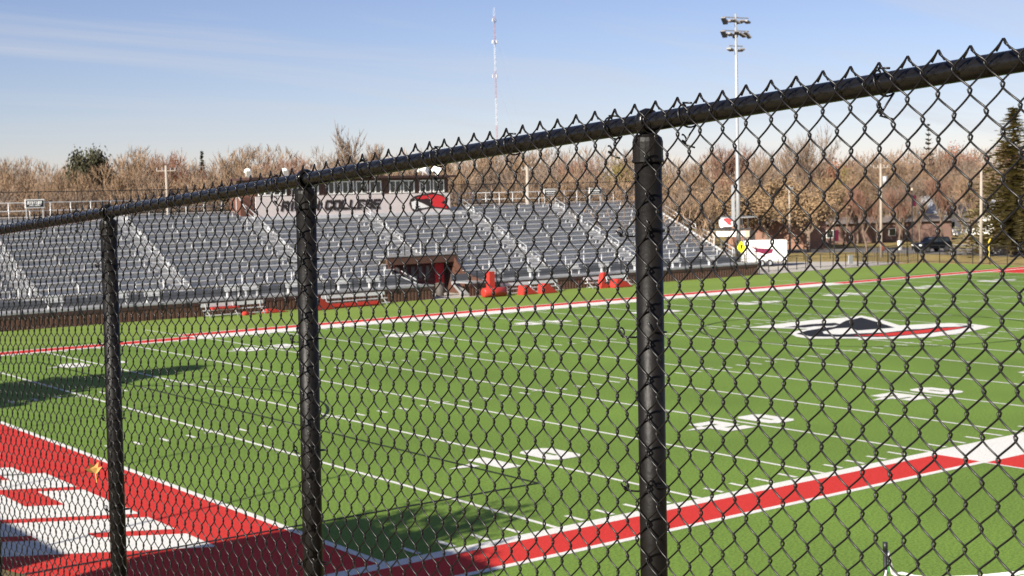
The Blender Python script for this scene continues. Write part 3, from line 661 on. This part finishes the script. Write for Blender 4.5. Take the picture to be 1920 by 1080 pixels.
# ------------------------------------------------------------------ gateway, trailer, small signs
gA, gB = Vector((96.6, 87.6, 0)), Vector((98.9, 83.9, 0)); gd = (gB-gA).normalized(); gang = math.atan2(gd.y, gd.x); gl_ = (gB-gA).length
gt = thing('entrance_gateway', 'tan pillared entrance gateway with black truss and hawk emblem', 'gateway', gA, gang)
for xx in (0, gl_): MB().box(xx-.45, xx+.45, -.45, .45, 0, 3.2).build('pillar', TAN, gt)
MB().box(.5, gl_-.5, -.1, .1, 2.55, 3.15).build('beam_sign', WHITEP, gt)
for z in (3.3, 4.7): MB().box(-.4, gl_+.4, -.08, .08, z, z+.16).build('truss_chord', BLACKP, gt)
for k in range(9): MB().box(-.4+k*(gl_+.74)/8, -.28+k*(gl_+.74)/8, -.05, .05, 3.2, 4.75).build('truss_bar', BLACKP, gt)
def gem(pts, m, nm, y):
    q = [(.9+(a-285)/440*1.6, 4.72-(b-440)/200*1.2) for a, b in pts]; return MB().prism(q, 'y', y-.03, y).build(nm, m, gt)
gem([(283,540),(300,500),(350,468),(450,447),(560,440),(690,470),(735,500),(700,560),(730,600),(650,620),(450,620),(340,640),(295,592)], WHITEP, 'emblem_plate', -.12)
gem([(420,500),(430,470),(560,460),(640,475),(700,505),(640,545),(690,565),(640,590),(560,580),(520,545)], mat('emblem_red', (.60,.025,.030), .5), 'emblem_red', -.16)
tA = Vector((89.6, 73.2, 0)); tr = thing('cargo_trailer', 'white enclosed cargo trailer with maroon lettering on concrete', 'trailer', tA, -.60)
TL, TW, TH = 4.3, 2.1, 2.15
bm = bmesh.new(); me = MB().box(-TL/2, TL/2, -TW/2, TW/2, .45, .45+TH).mesh('body', WHITEP); bm.from_mesh(me); bmesh.ops.bevel(bm, geom=bm.edges[:], offset=.10, segments=3, affect='EDGES'); bm.to_mesh(me); bm.free(); link('body', me, tr)
def slash(pts, nm, face='y'):
    if face == 'y': MB().prism(pts, 'y', -TW/2-.012, -TW/2-.002).build(nm, MAROON, tr)
    else: MB().prism(pts, 'x', TL/2+.002, TL/2+.012).build(nm, MAROON, tr)
slash([(-1.6,2.1),(-.9,1.85),(.75,1.72),(.6,1.35),(-.1,1.2),(-.5,1.35),(-1.3,1.5),(-1.0,1.62)], 'lettering')
slash([(-.9,1.15),(-.2,1.1),(.1,.95),(-.5,1.0)], 'lettering')
slash([(-.7,2.1),(.7,2.0),(.6,1.5),(.1,1.35),(0,1.7),(-.5,1.6)], 'lettering', 'x')
for xx in (-.45, .35):
    w_ = MB().tube([(xx,-TW/2-.02,.34),(xx,-TW/2+.2,.34)], .34, 18).build('wheel', mat('tyre', (.015,.015,.016), .8), tr, True)
    MB().tube([(xx,-TW/2-.04,.34),(xx,-TW/2-.021,.34)], .19, 14).build('rim', GALV, w_)
MB().tube([(-TL/2,0,.5),(-TL/2-1.3,0,.5)], .06, 6).build('tongue', BLACKP, tr)
MB().box(-TL/2-1.2,-TL/2-1.1,-.05,.05,0,.5).build('jack', BLACKP, tr)
ys_ = thing('warning_sign', 'yellow green diamond warning sign by the bleacher end stairs', 'sign', (80.6, 67.6, 0), -.62)
MB().tube([(0,0,-.02),(0,0,2.9)], .035, 6).build('post', GALV, ys_)
MB().prism([(0,1.75),(.46,2.3),(0,2.95),(-.46,2.3)], 'y', -.06, -.037).build('plate', mat('fluoro_yellow', (.72,.74,.02), .5), ys_)
MB().prism([(-.07,2.2),(.08,2.2),(.08,2.55),(-.04,2.6)], 'y', -.07, -.061).build('symbol', BLACKP, ys_)

# low black railings and gate on the apron, metal fences at the end of the field
def bar_fence(name, A, B, h, n, label, bars=0, cat='fence', group=None, rails=(1.0, .12)):
    A, B = Vector(A), Vector(B); d = B-A; t = thing(name, label, cat, A, math.atan2(d.y, d.x), group); L = d.length
    pm = MB().box(-.03,.03,-.03,.03,-.06,h).mesh('post', BLACKP)
    for k in range(n+1): link('post', pm, t, (L*k/n, 0, 0))
    for q in rails: MB().box(0, L, -.018, .018, h*q-.04, h*q-.005).build('rail', BLACKP, t)
    if bars:
        bm_ = MB().box(-.012,.012,-.012,.012,h*.1,h*.97).mesh('bar', BLACKP)
        for k in range(bars): link('bar', bm_, t, (L*(k+.5)/bars, .001, 0))
    return t
bar_fence('ramp_railing', (80.2,65.0,0), (88.0,66.3,0), 1.2, 5, 'low black railing on concrete before the white trailer')
bar_fence('ramp_railing', (88.4,66.4,0), (93.6,64.6,0), 1.3, 4, 'low black railing with grey box on concrete beyond the trailer')
tag(MB().box(92.6,93.2,64.9,65.0,.25,1.1).build('railing_box', GALV), 'small grey box mounted on the low black railing', 'box')
bar_fence('end_rail', (79.0,64.2,0.0), (79.6,72,0.0), 2.6, 6, 'tall black rail panel at the foot of the bleacher end stairs')
bar_fence('ornamental_fence', (94.2,65.2,0), (101.9,63.9,0), 1.75, 6, 'black vertical bar fence panel behind the turf corner', 34)
bar_fence('end_fence', (102.4,63.6,0), (102.0,6,0), 1.75, 30, 'black wire fence with thin posts behind the far end zone', 0, rails=(1.0, .5, .05))
bar_fence('lawn_fence', (96,81,0), (112,73,0), 1.9, 6, 'black thin post fence across the tan lawn before the road', rails=(1.0, .08))

# ------------------------------------------------------------------ utility poles, street bits
def upole(x, y, h, r, arm, label, extra=None, tilt=0):
    t = thing('utility_pole', label, 'utility pole', (x, y, -.1)); t.rotation_euler = (0, tilt, 0)
    MB().tube([(0,0,0),(0,0,h*.5),(0,0,h)], [r*1.15,r,r*.8], 10).build('pole', WOODP, t, True)
    d2 = pd
    if arm:
        MB().tube([-d2*arm+Vector((0,0,h-.5)), d2*arm+Vector((0,0,h-.5))], .05, 6).build('cross_arm', WOODP, t)
        for s in (-1, -.4, .5, 1): MB().tube([d2*arm*s*.95+Vector((0,0,h-.44)), d2*arm*s*.95+Vector((0,0,h-.22))], .04, 6).build('insulator', GALV, t)
    if extra: MB().tube([d2*.45+Vector((0,0,extra-.5)), d2*.45+Vector((0,0,extra+.5))], .27, 10).build('transformer', GALV, t, True)
    return t
upole(109.1, 74.2, 10.3, .15, .8, 'pale utility pole with grey transformer beside the road', 8.4)
upole(102.9, 57.3, 9.3, .15, 0, 'bare pale utility pole without cross arm by the end fence', None, .01)
upole(115.1, 92.8, 8.2, .13, .4, 'pale utility pole with white sleeve beside the brick building')
p = at(314, 390, 132); upole(p.x, p.y, 11.3, .14, .9, 'utility pole with cross arm in the wood behind the visitor stand')
p = at(990, 390, 132); upole(p.x, p.y, 10.6, .17, .5, 'white utility pole behind the back rail signs')
def banner_pole(x, y, h, label):
    t = thing('banner_pole', label, 'lamp post', (x, y, -.05)); MB().tube([(0,0,0),(0,0,h)], .07, 8).build('post', BLACKP, t)
    MB().box(.1,.75,-.02,.02,h-1.9,h-.6).build('banner', MAROON, t); MB().tube([(0,0,h),(0,0,h+.3)], [.16,.1], 8).build('lantern', TAN, t)
banner_pole(112.9, 84.0, 3.4, 'black lamp post with maroon banner near brick building'); banner_pole(124.0, 81.5, 7.2, 'taller black lamp post with maroon banner across the road')
tag(MB().tube([(121.7,84.0,-.05),(121.7,84.0,.35),(121.7,84.0,.75),(121.7,84.0,.9)], [.16,.16,.13,.04], 10).build('fire_hydrant', REDP, smooth=True), 'red fire hydrant on the grass by the road', 'hydrant')
tag(MB().box(124.6,125.0,83.8,84.1,-.05,1.1).build('marker_post', WHITEP), 'short white marker post beside the road', 'marker')
tag(MB().tube([(111.9,62.6,-.05),(111.9,62.6,1.7),(112.0,62.5,2.0)], .07, 8).build('yellow_marker', mat('yellow_paint', (.62,.48,.04), .6)), 'slim yellow marker pole on the lawn', 'marker')
tt = thing('lamp_base', 'concrete lamp base with thin dark post on the lawn', 'lamp post', (119.2, 66.1, -.05)); MB().box(-.6,.6,-.6,.6,0,1.15).build('plinth', CONC, tt); MB().tube([(0,0,1.15),(0,0,4.6)], .07, 6).build('post', BLACKP, tt)

# ------------------------------------------------------------------ dark sport utility vehicle
sv = thing('parked_suv', 'dark blue black sport utility vehicle on the road', 'car', (121.2, 76.6, 0), radians(-10))
CP = mat('dark_blue_paint', (.006,.007,.010), .3, .0, spec=.4, coat=.15)
side = [(-2.3,.42),(-2.32,.95),(-2.15,1.08),(-.95,1.14),(2.28,1.12),(2.34,.6),(2.25,.40)]
bm = bmesh.new(); me = MB().prism(side, 'y', -.92, .92).mesh('body', CP); bm.from_mesh(me); bmesh.ops.bevel(bm, geom=bm.edges[:], offset=.07, segments=3, affect='EDGES'); bm.to_mesh(me); bm.free(); body = link('body', me, sv)
cab = MB(); cb = [(-1.0,1.12,.86),(2.2,1.12,.86),(1.95,1.72,.68),(-.35,1.72,.68)]
cab.add([(x,-w,z) for x,z,w in cb]+[(x,w,z) for x,z,w in cb], [(0,1,2,3),(7,6,5,4),(0,4,5,1),(1,5,6,2),(2,6,7,3),(3,7,4,0)]); 
bm = bmesh.new(); me = cab.mesh('cabin', CP); bm.from_mesh(me); bmesh.ops.bevel(bm, geom=bm.edges[:], offset=.05, segments=2, affect='EDGES'); bm.to_mesh(me); bm.free(); cabo = link('cabin', me, sv)
sg_ = mat('car_glass', (.03,.04,.05), .08, spec=.6)
for s in (-1, 1):
    for (x0, x1, xt0, xt1) in ((-.78,.25,-.3,.25),(.33,1.15,.33,1.1),(1.23,1.95,1.2,1.78)):
        def q(x, z): w = .86-(z-1.12)/.6*.18+.006; return (x, s*w, z)
        MB().add([q(x0,1.19),q(x1,1.19),q(xt1,1.63),q(xt0,1.63)], [(0,1,2,3)]).build('side_window', sg_, cabo)
MB().add([(-.90,-.72,1.19),(-.90,.72,1.19),(-.44,.6,1.65),(-.44,-.6,1.65)], [(0,1,2,3)]).build('windscreen', sg_, cabo)
for s in (-1, 1):
    MB().box(-2.335,-2.29,s*.62-.2,s*.62+.2,.78,.95).build('headlight', mat('lamp_lens', (.7,.7,.68), .2), body)
    MB().box(-.85,-.7,s*.93-.09,s*.93+.09,1.12,1.26).build('mirror', CP, body)
    for xx in (-1.45, 1.45):
        w_ = MB().tube([(xx,s*.70,.38),(xx,s*.72,.38),(xx,s*.93,.38),(xx,s*.95,.38)], [.34,.38,.38,.34], 20).build('wheel', mat('tyre', (.015,.015,.016), .8), sv, True)
        MB().tube([(xx,s*.951,.38),(xx,s*.962,.38)], .23, 14).build('rim', mat('dark_rim', (.12,.12,.13), .4, .5), w_)
MB().box(-2.35,-2.30,-.4,.4,.62,.86).build('grille', BLACKP, body)

# ------------------------------------------------------------------ buildings beyond the road
def house(name, A, B, dep, h, roof, label, m, rm, wins, sill=.9, wh=1.2):
    A, B = Vector(A), Vector(B); d = B-A; L = d.length; t = thing(name, label, 'building', A, math.atan2(d.y, d.x))
    MB().box(0, L, 0, dep, -.1, h).build('wall', m, t)
    if roof: MB().prism([(-.4,h),(dep+.4,h),(dep/2,h+roof)], 'x', -.4, L+.4).build('roof', rm, t)
    else: MB().box(-.15, L+.15, -.15, dep+.15, h+.003, h+.30).build('roof', rm, t)
    for wx in wins:
        w_ = MB().box(wx-.55, wx+.55, -.05, -.003, sill, sill+wh).build('window', WHITEP, t); MB().box(wx-.45, wx+.45, -.07, -.0505, sill+.1, sill+wh-.1).build('pane', GLASS, w_)
    return t
house('brick_building', (117.0,101.0,0), (126.0,96.5,0), 9, 3.4, 0, 'low pinkish brick building wall beyond the gateway', BRICK, mat('roof_grey', (.15,.125,.11), .8), [])
house('brick_building', (131.0,106.0,0), (153.0,97.0,0), 10, 2.7, .8, 'long low brick building with white windows beyond the road', mat('brown_brick', (.19,.115,.09), .9, var=.15), mat('roof_grey', (.15,.125,.11), .8), [5, 14.5], .8, 1.1)
house('white_house', (168.0,114.0,0), (174.0,104.5,0), 8, 3.3, 2.8, 'white house with grey roof among the trees', WHITEP, mat('roof_blue_grey', (.27,.28,.31), .8), [2.2, 5, 8.2])
house('white_garage', (172.5,100.0,0), (175.5,94.0,0), 6, 2.3, .8, 'low white garage beside the white house', WHITEP, mat('roof_blue_grey', (.27,.28,.31), .8), [2])

# ------------------------------------------------------------------ radio mast
mp_ = at(935, 390, 1000); ms = thing('radio_mast', 'tall red and white guyed radio mast on the horizon', 'mast', (mp_.x, mp_.y, 0))
H = 134.0; MR = mat('mast_red_hazed', (.30,.17,.20), .7); MW = mat('mast_white_hazed', (.42,.43,.47), .7)  # distance haze mixed into both colours as paleness
nb_ = 7
for k in range(nb_):
    z0, z1 = H*k/nb_, H*(k+1)/nb_; b = MB(); w = .6
    for i in range(3):
        a, c = 2*pi*i/3, 2*pi*(i+1)/3; A = Vector((w*cos(a), w*sin(a), 0)); B_ = Vector((w*cos(c), w*sin(c), 0))
        b.tube([A+Vector((0,0,z0)), A+Vector((0,0,z1))], .10, 4)
        n = 9
        for j in range(n):
            za, zb = z0+(z1-z0)*j/n, z0+(z1-z0)*(j+1)/n
            b.tube([(A if j % 2 else B_)+Vector((0,0,za)), (B_ if j % 2 else A)+Vector((0,0,zb))], .06, 4)
    b.build('lattice_section', MR if k % 2 == 0 else MW, ms)
for z, n in ((116, 4), (92, 3), (131, 2)):
    for i in range(n):
        a = 2*pi*i/n+.4; MB().tube([(1.8*cos(a),1.8*sin(a),z-1.1),(1.8*cos(a),1.8*sin(a),z+1.1)], .55, 8).build('antenna', MW, ms)
MB().tube([(.5,0,H),(.5,0,H+6)], .12, 4).build('whip_antenna', MW, ms); MB().tube([(-.6,0,H),(-.6,0,H+5)], .12, 4).build('whip_antenna', MW, ms)
for i in range(3):
    a = 2*pi*i/3+.5
    for z in (125, 90, 50): MB().tube([(0,0,z),(75*cos(a),75*sin(a),0)], .02, 3).build('guy_wire', mat('guy_steel', (.2,.21,.23), .7), ms)

# ------------------------------------------------------------------ goalpost and things left of the frame that shade the field
gpst = thing('goalpost', 'yellow football goalpost behind the near end zone', 'goalpost', (-10.8, 24.38, 0)); YP = mat('goal_yellow', (.70,.55,.05), .4)
MB().tube([(0,0,-.05),(0,0,2.2),(.4,0,2.9),(1.6,0,3.05)], .10, 10).build('gooseneck', YP, gpst, True)
MB().tube([(1.66,-2.82,3.05),(1.66,2.82,3.05)], .08, 10).build('crossbar', YP, gpst, True)
for s in (-1, 1): MB().tube([(1.66,s*2.82,3.05),(1.66,s*2.82,12.2)], .05, 8).build('upright', YP, gpst, True)
for y in (11.0, 4.0):
    t = thing('netting_pole', 'tall thin pole of the ball netting behind the end zone', 'pole', (-14.0, y, 0), 0, 'netting poles'); MB().tube([(0,0,-.05),(0,0,10.5)], .05, 8).build('pole', BLACKP, t)
sb = thing('shadow_board', 'unseen board on two posts, added for its straight shadow on the end zone', 'shadow_board', (-16.0, 2.6, 0))  # unseen board, sized so its top edge shades the end zone
MB().box(-.3,.3,-.3,7.5,2.6,6.2).build('panel', BLACKP, sb)
for y in (.8, 6.2): MB().box(-.15,.15,y-.15,y+.15,-.05,2.6).build('leg', GALV, sb)
house('shadow_shed', (-19.0,-.2,0), (-19.1,-6.0,0), 5, 8.6, 0, 'unseen shed added for the straight shadow edge on the field corner', BROWN, DBROWN, [])  # unseen block, added to cast the straight shadow edge at the corner

# ------------------------------------------------------------------ trees
def bare_tree(seed, H, spread, levels=5, kids=(3,4), wid=.04, up=.25):
    rnd = random.Random(seed); tk = MB(); tw = MB()
    def grow(p, d, L, r, lv):
        n = 3; pts = [p]; q = p.copy(); dd = d.copy()
        for i in range(n):
            dd = (dd + Vector((rnd.uniform(-.16,.16), rnd.uniform(-.16,.16), rnd.uniform(0,.12)))).normalized(); q = q+dd*L/n; pts.append(q.copy())
        if lv < 3: tk.tube(pts, [r*(1-.45*i/n) for i in range(n+1)], 6 if lv == 0 else 4, cap=False)
        else:
            a = dd.cross(Vector((rnd.uniform(-1,1), rnd.uniform(-1,1), rnd.uniform(-1,1)))).normalized()*wid*(1.0 if lv > 3 else 1.6)
            tw.add([pts[0]-a, pts[0]+a, pts[-1]+a*.25, pts[-1]-a*.25], [(0,1,2,3)])
        if lv >= levels: return
        nk = rnd.randint(*kids) + (2 if lv == 0 else 0)
        for k in range(nk):
            t = rnd.uniform(.35, 1.0) if lv else rnd.uniform(.45, 1.0); b_ = pts[min(n, int(t*n+.5))]
            ang = rnd.uniform(.35, .85)*spread; az = rnd.uniform(0, 2*pi)
            e1 = dd.orthogonal().normalized(); e2 = dd.cross(e1)
            nd = (dd*cos(ang) + (e1*cos(az)+e2*sin(az))*sin(ang) + Vector((0,0,up))).normalized()
            grow(b_, nd, L*rnd.uniform(.55,.78), r*.5, lv+1)
        if lv and lv < levels: grow(pts[-1], dd, L*.7, r*.5, lv+1)
    grow(Vector((0,0,-.2)), Vector((0,0,1)), H*.36, H*.019, 0)
    top = max(v[2] for v in tw.v)
    return tk, tw, top
PROTO = []
def proto(tk, tw, top, tm, wm_): PROTO.append((tk.flat('trunk', tm), tw.flat('crown', wm_), top))
for sd_, sp, up_, m_ in ((1,1.0,.22,TWIG[0]),(2,.85,.3,TWIG[1]),(3,1.1,.18,TWIG[2]),(4,.9,.3,TWIG[3]),(5,1.0,.2,TWIG[1]),(6,.75,.35,TWIG[0])):
    tk, tw, top = bare_tree(sd_, 14, sp, 5, (3,4), .034, up_); proto(tk, tw, top, BARK, m_)
def leafy(seed, m, n=6500, ls=.135):
    tk, tw, top = bare_tree(seed, 12, 1.15, 4, (3,4), .03, .18); rnd = random.Random(seed); L = MB(); src = [Vector(v) for v in tw.v]
    for k in range(n):
        c = rnd.choice(src)+Vector((rnd.gauss(0,.35), rnd.gauss(0,.35), rnd.gauss(0,.3))); a = Vector((rnd.gauss(0,1), rnd.gauss(0,1), rnd.gauss(0,1))).normalized()*ls*rnd.uniform(.6,1.3); b_ = a.orthogonal().normalized()*ls*.6
        L.add([c-a, c+b_, c+a, c-b_], [(0,1,2,3)])
    for f, in [(f,) for f in tw.f]: L.add([tw.v[i] for i in f], [(0,1,2,3)])
    return tk, L, max(v[2] for v in L.v)
i_leaf = len(PROTO)
for sd_, m_ in ((21, LEAFB), (22, LEAFB), (23, LEAFR), (24, LEAFY)): tk, L, top = leafy(sd_, m_); proto(tk, L, top, BARK, m_)
def conifer(seed, H, R, m, gap=.22, droop=.25, n0=19):
    rnd = random.Random(seed); tk = MB(); tk.tube([(0,0,-.2),(0,0,H*.5),(0,0,H)], [H*.018,H*.011,.02], 6, cap=False); L = MB(); z = H*.07
    while z < H:
        rr = R*(1-z/H)**.85*rnd.uniform(.75,1.12)+.12; n = max(5, int(n0*(rr/R)+4))
        for k in range(n):
            a = rnd.uniform(0, 2*pi); ln = rr*rnd.uniform(.7,1.15); d = Vector((cos(a), sin(a), 0)); s = Vector((-sin(a), cos(a), 0))
            m_ = max(3, int(ln/.32))
            for j in range(m_):
                t = (j+.6)/m_; c = d*ln*t+Vector((0,0,z-droop*ln*t*t+rnd.uniform(-.08,.08))); wdt = .20+.22*(1-t)
                o = Vector((rnd.uniform(-.1,.1), rnd.uniform(-.1,.1), rnd.uniform(-.12,.05)))
                L.add([c-s*wdt+o, c+d*.28, c+s*wdt-o, c-d*.15+Vector((0,0,-.14))], [(0,1,2,3)])
        z += gap*rnd.uniform(.8,1.3)*(1+.4*(1-z/H))
    return tk, L, H
tk, L, top = leafy(41, NEEDLE2, 4200, .24); i_pine = len(PROTO); proto(tk, L, top, BARK, NEEDLE2)
i_con = len(PROTO)
for sd_, H_, R_, m_, gp_, dr in ((31,16,4.3,NEEDLE,.26,.35),(32,14,2.2,NEEDLE2,.3,.2),(33,12,2.6,NEEDLE2,.55,-.25)): tk, L, top = conifer(sd_, H_, R_, m_, gp_, dr); proto(tk, L, top, BARK, m_)
def plant(k, x, y, h, rz, label, cat, group=None, wide=1.0, z=-.05):
    tm, cm_, top = PROTO[k]; s = h/top
    t = thing({0:'bare_tree'}.get(0) if k < i_leaf else ('leafy_tree' if k < i_pine else 'conifer_tree'), label, cat, (x, y, z), rz, group); t.scale = (s*wide, s*wide, s)
    link('trunk', tm, t); link('crown', cm_, t); return t
prof = [(-150,290),(0,287),(60,284),(100,302),(130,292),(210,285),(250,268),(330,284),(400,296),(440,272),(480,264),(540,266),(585,292),(620,282),(720,282),(760,274),(850,272),(950,270),(1050,268),(1150,268),(1250,284),(1300,292),(1360,272),(1430,268),(1500,285),(1560,292),(1610,278),(1700,268),(1780,266),(1850,266),(1920,262),(2080,262)]
def topy(x):
    for (a, ya), (b_, yb) in zip(prof, prof[1:]):
        if a <= x <= b_: return ya+(yb-ya)*(x-a)/(b_-a)
    return 280
random.seed(21)
def row(x0, x1, step, D0, D1, dy0, dy1, lab, grp, kinds, wide=(0.9, 1.3)):
    x = x0
    while x < x1:
        D = random.uniform(D0, D1); p = at(x, topy(x)+random.uniform(dy0, dy1), D)
        plant(random.choice(kinds), p.x, p.y, p.z+.05, random.uniform(0, 6.28), lab, 'tree', grp, random.uniform(*wide))
        x += step*random.uniform(.7, 1.3)
B6 = [0,1,2,3,4,5]
row(-140, 1330, 42, 205, 270, -14, 20, 'bare brown tree of the wood crest behind the bleachers', 'wood crest behind the bleachers', B6)
row(-120, 1330, 38, 160, 200, 18, 45, 'bare brown tree in the middle of the wood behind the bleachers', 'middle of the wood behind the bleachers', [0,1,2,4,5], (1.0,1.5))
row(-110, 1330, 40, 132, 150, 45, 70, 'low bare tree at the near edge of the wood behind bleachers', 'near edge of the wood behind bleachers', [0,1,2,4,5], (1.2,1.8))
row(1330, 2060, 40, 250, 320, -14, 22, 'bare brown tree of the crest beyond the road', 'tree crest beyond the road', B6)
row(1330, 2060, 30, 205, 240, 15, 70, 'bare brown tree behind the brick buildings', 'trees behind the brick buildings', [0,1,2,3,4,5], (1.1,1.6))
row(1555, 1880, 34, 176, 192, 50, 95, 'young bare tree on the lawn before the low brick building', 'young trees before the brick building', [0,2,3,5], (.8,1.2))
# trees with a look of their own
def one(px, py, D, k, lab, wide=1.0, cat='tree'):
    p = at(px, py, D); plant(k, p.x, p.y, p.z+.05, px*.37, lab, cat, None, wide)
one(668, 222, 190, 5, 'tall loose yellowish bare tree rising above the wood behind the press box', 1.15)
one(1530, 228, 205, 0, 'tall bare tree with fine round crown above the crest by the light pole', .75)
one(150, 270, 230, i_pine, 'dark pine among bare trees with flat branches, first of the pine clump', .55); one(175, 268, 232, i_pine, 'dark pine in the middle of the pine clump above the visitor sign', .5); one(198, 268, 234, i_pine, 'dark pine last of the clump towards the utility pole', .55)
one(378, 280, 250, i_con+1, 'small dark pointed spruce on the crest of the wood', .7)
one(380, 297, 235, i_leaf+2, 'russet leaved tree below the small pointed spruce', 1.1)
one(1741, 232, 300, i_con+2, 'thin dark conifer tip standing above the far crest', .6)
one(1900, 198, 152, i_con, 'large olive brown spruce on the lawn by the road', 1.75)
one(1945, 225, 160, i_con, 'second olive brown spruce behind the large spruce', 1.9)
one(1440, 318, 178, i_leaf, 'oak holding dense tan leaves behind the gateway', 1.5); one(1355, 330, 168, i_leaf+1, 'oak with tan leaves between gateway and bleacher end', 1.6)
one(1515, 335, 172, i_leaf+1, 'broad oak with tan leaves and dark trunk before the brick building', 1.5)
one(1580, 305, 235, i_leaf+3, 'olive yellow leaved tree on the crest beyond the brick building', 1.1); one(1600, 285, 290, i_leaf+2, 'russet crowned tree on the crest beyond the olive tree', 1.5)
one(1765, 262, 300, i_leaf+2, 'russet crowned tree beside the thin conifer tip', 1.5); one(1185, 290, 200, i_leaf+3, 'olive leaved tree behind the tallest fence post', 1.0)
one(1625, 340, 168, 3, 'slender reddish bare tree beside the pole with transformer', .9); one(1690, 345, 186, 3, 'reddish bare tree behind the dark vehicle', 1.0)
one(1695, 320, 195, 2, 'thick trunked bare tree beyond the dark vehicle', 1.0); one(1815, 300, 178, 4, 'bare tree with stout trunk before the white house', 1.0); one(1783, 310, 215, 2, 'bare tree beside the white house roof', 1.1)
# spruces left of the frame whose shadows fall on the turf
plant(i_con, -13.5, 29.6, 15, 1.0, 'spruce beside the end zone casting its shadow over the far yard lines', 'tree', None, 2.0)
plant(i_pine, -16.4, -4.3, 12.2, 2.0, 'dense pine beside the shed casting its shadow on the field corner', 'tree', None, .85)
# far wood and brush that read as one mass
random.seed(33); wd = MB()
for k in range(26000):
    x = random.uniform(-200, 2120); D = random.uniform(275, 330); f_ = random.random()**.8
    yt = topy(max(-149, min(2079, x)))+8+random.uniform(0, 14); p = at(x, yt, D); z = p.z*f_
    a = Vector((random.gauss(0,.35), random.gauss(0,.35), random.uniform(.6,1)))*random.uniform(.5,1.2); s = Vector((random.gauss(0,1), random.gauss(0,1), 0)).normalized()*.10; c = Vector((p.x, p.y, z))
    wd.add([c-a-s, c-a+s, c+a+s*.3, c+a-s*.3], [(0,1,2,3)])
tag(wd.build('far_wood', TWIG[0], flat=True), 'brown leafless wood closing the horizon', 'woodland', None, 'stuff')
br = MB()
for k in range(16000):
    x = random.uniform(-160, 1330); D = random.uniform(128, 160); p = at(x, 380, D); z = random.random()**1.5*6.5
    a = Vector((random.gauss(0,.5), random.gauss(0,.5), random.uniform(.4,1)))*random.uniform(.4,.9); s = Vector((random.gauss(0,1), random.gauss(0,1), 0)).normalized()*.045; c = Vector((p.x, p.y, z))
    br.add([c-a-s, c-a+s, c+a+s*.3, c+a-s*.3], [(0,1,2,3)])
tag(br.build('brush', TWIG[1], flat=True), 'tan undergrowth along the wood edge behind the bleachers', 'undergrowth', None, 'stuff')
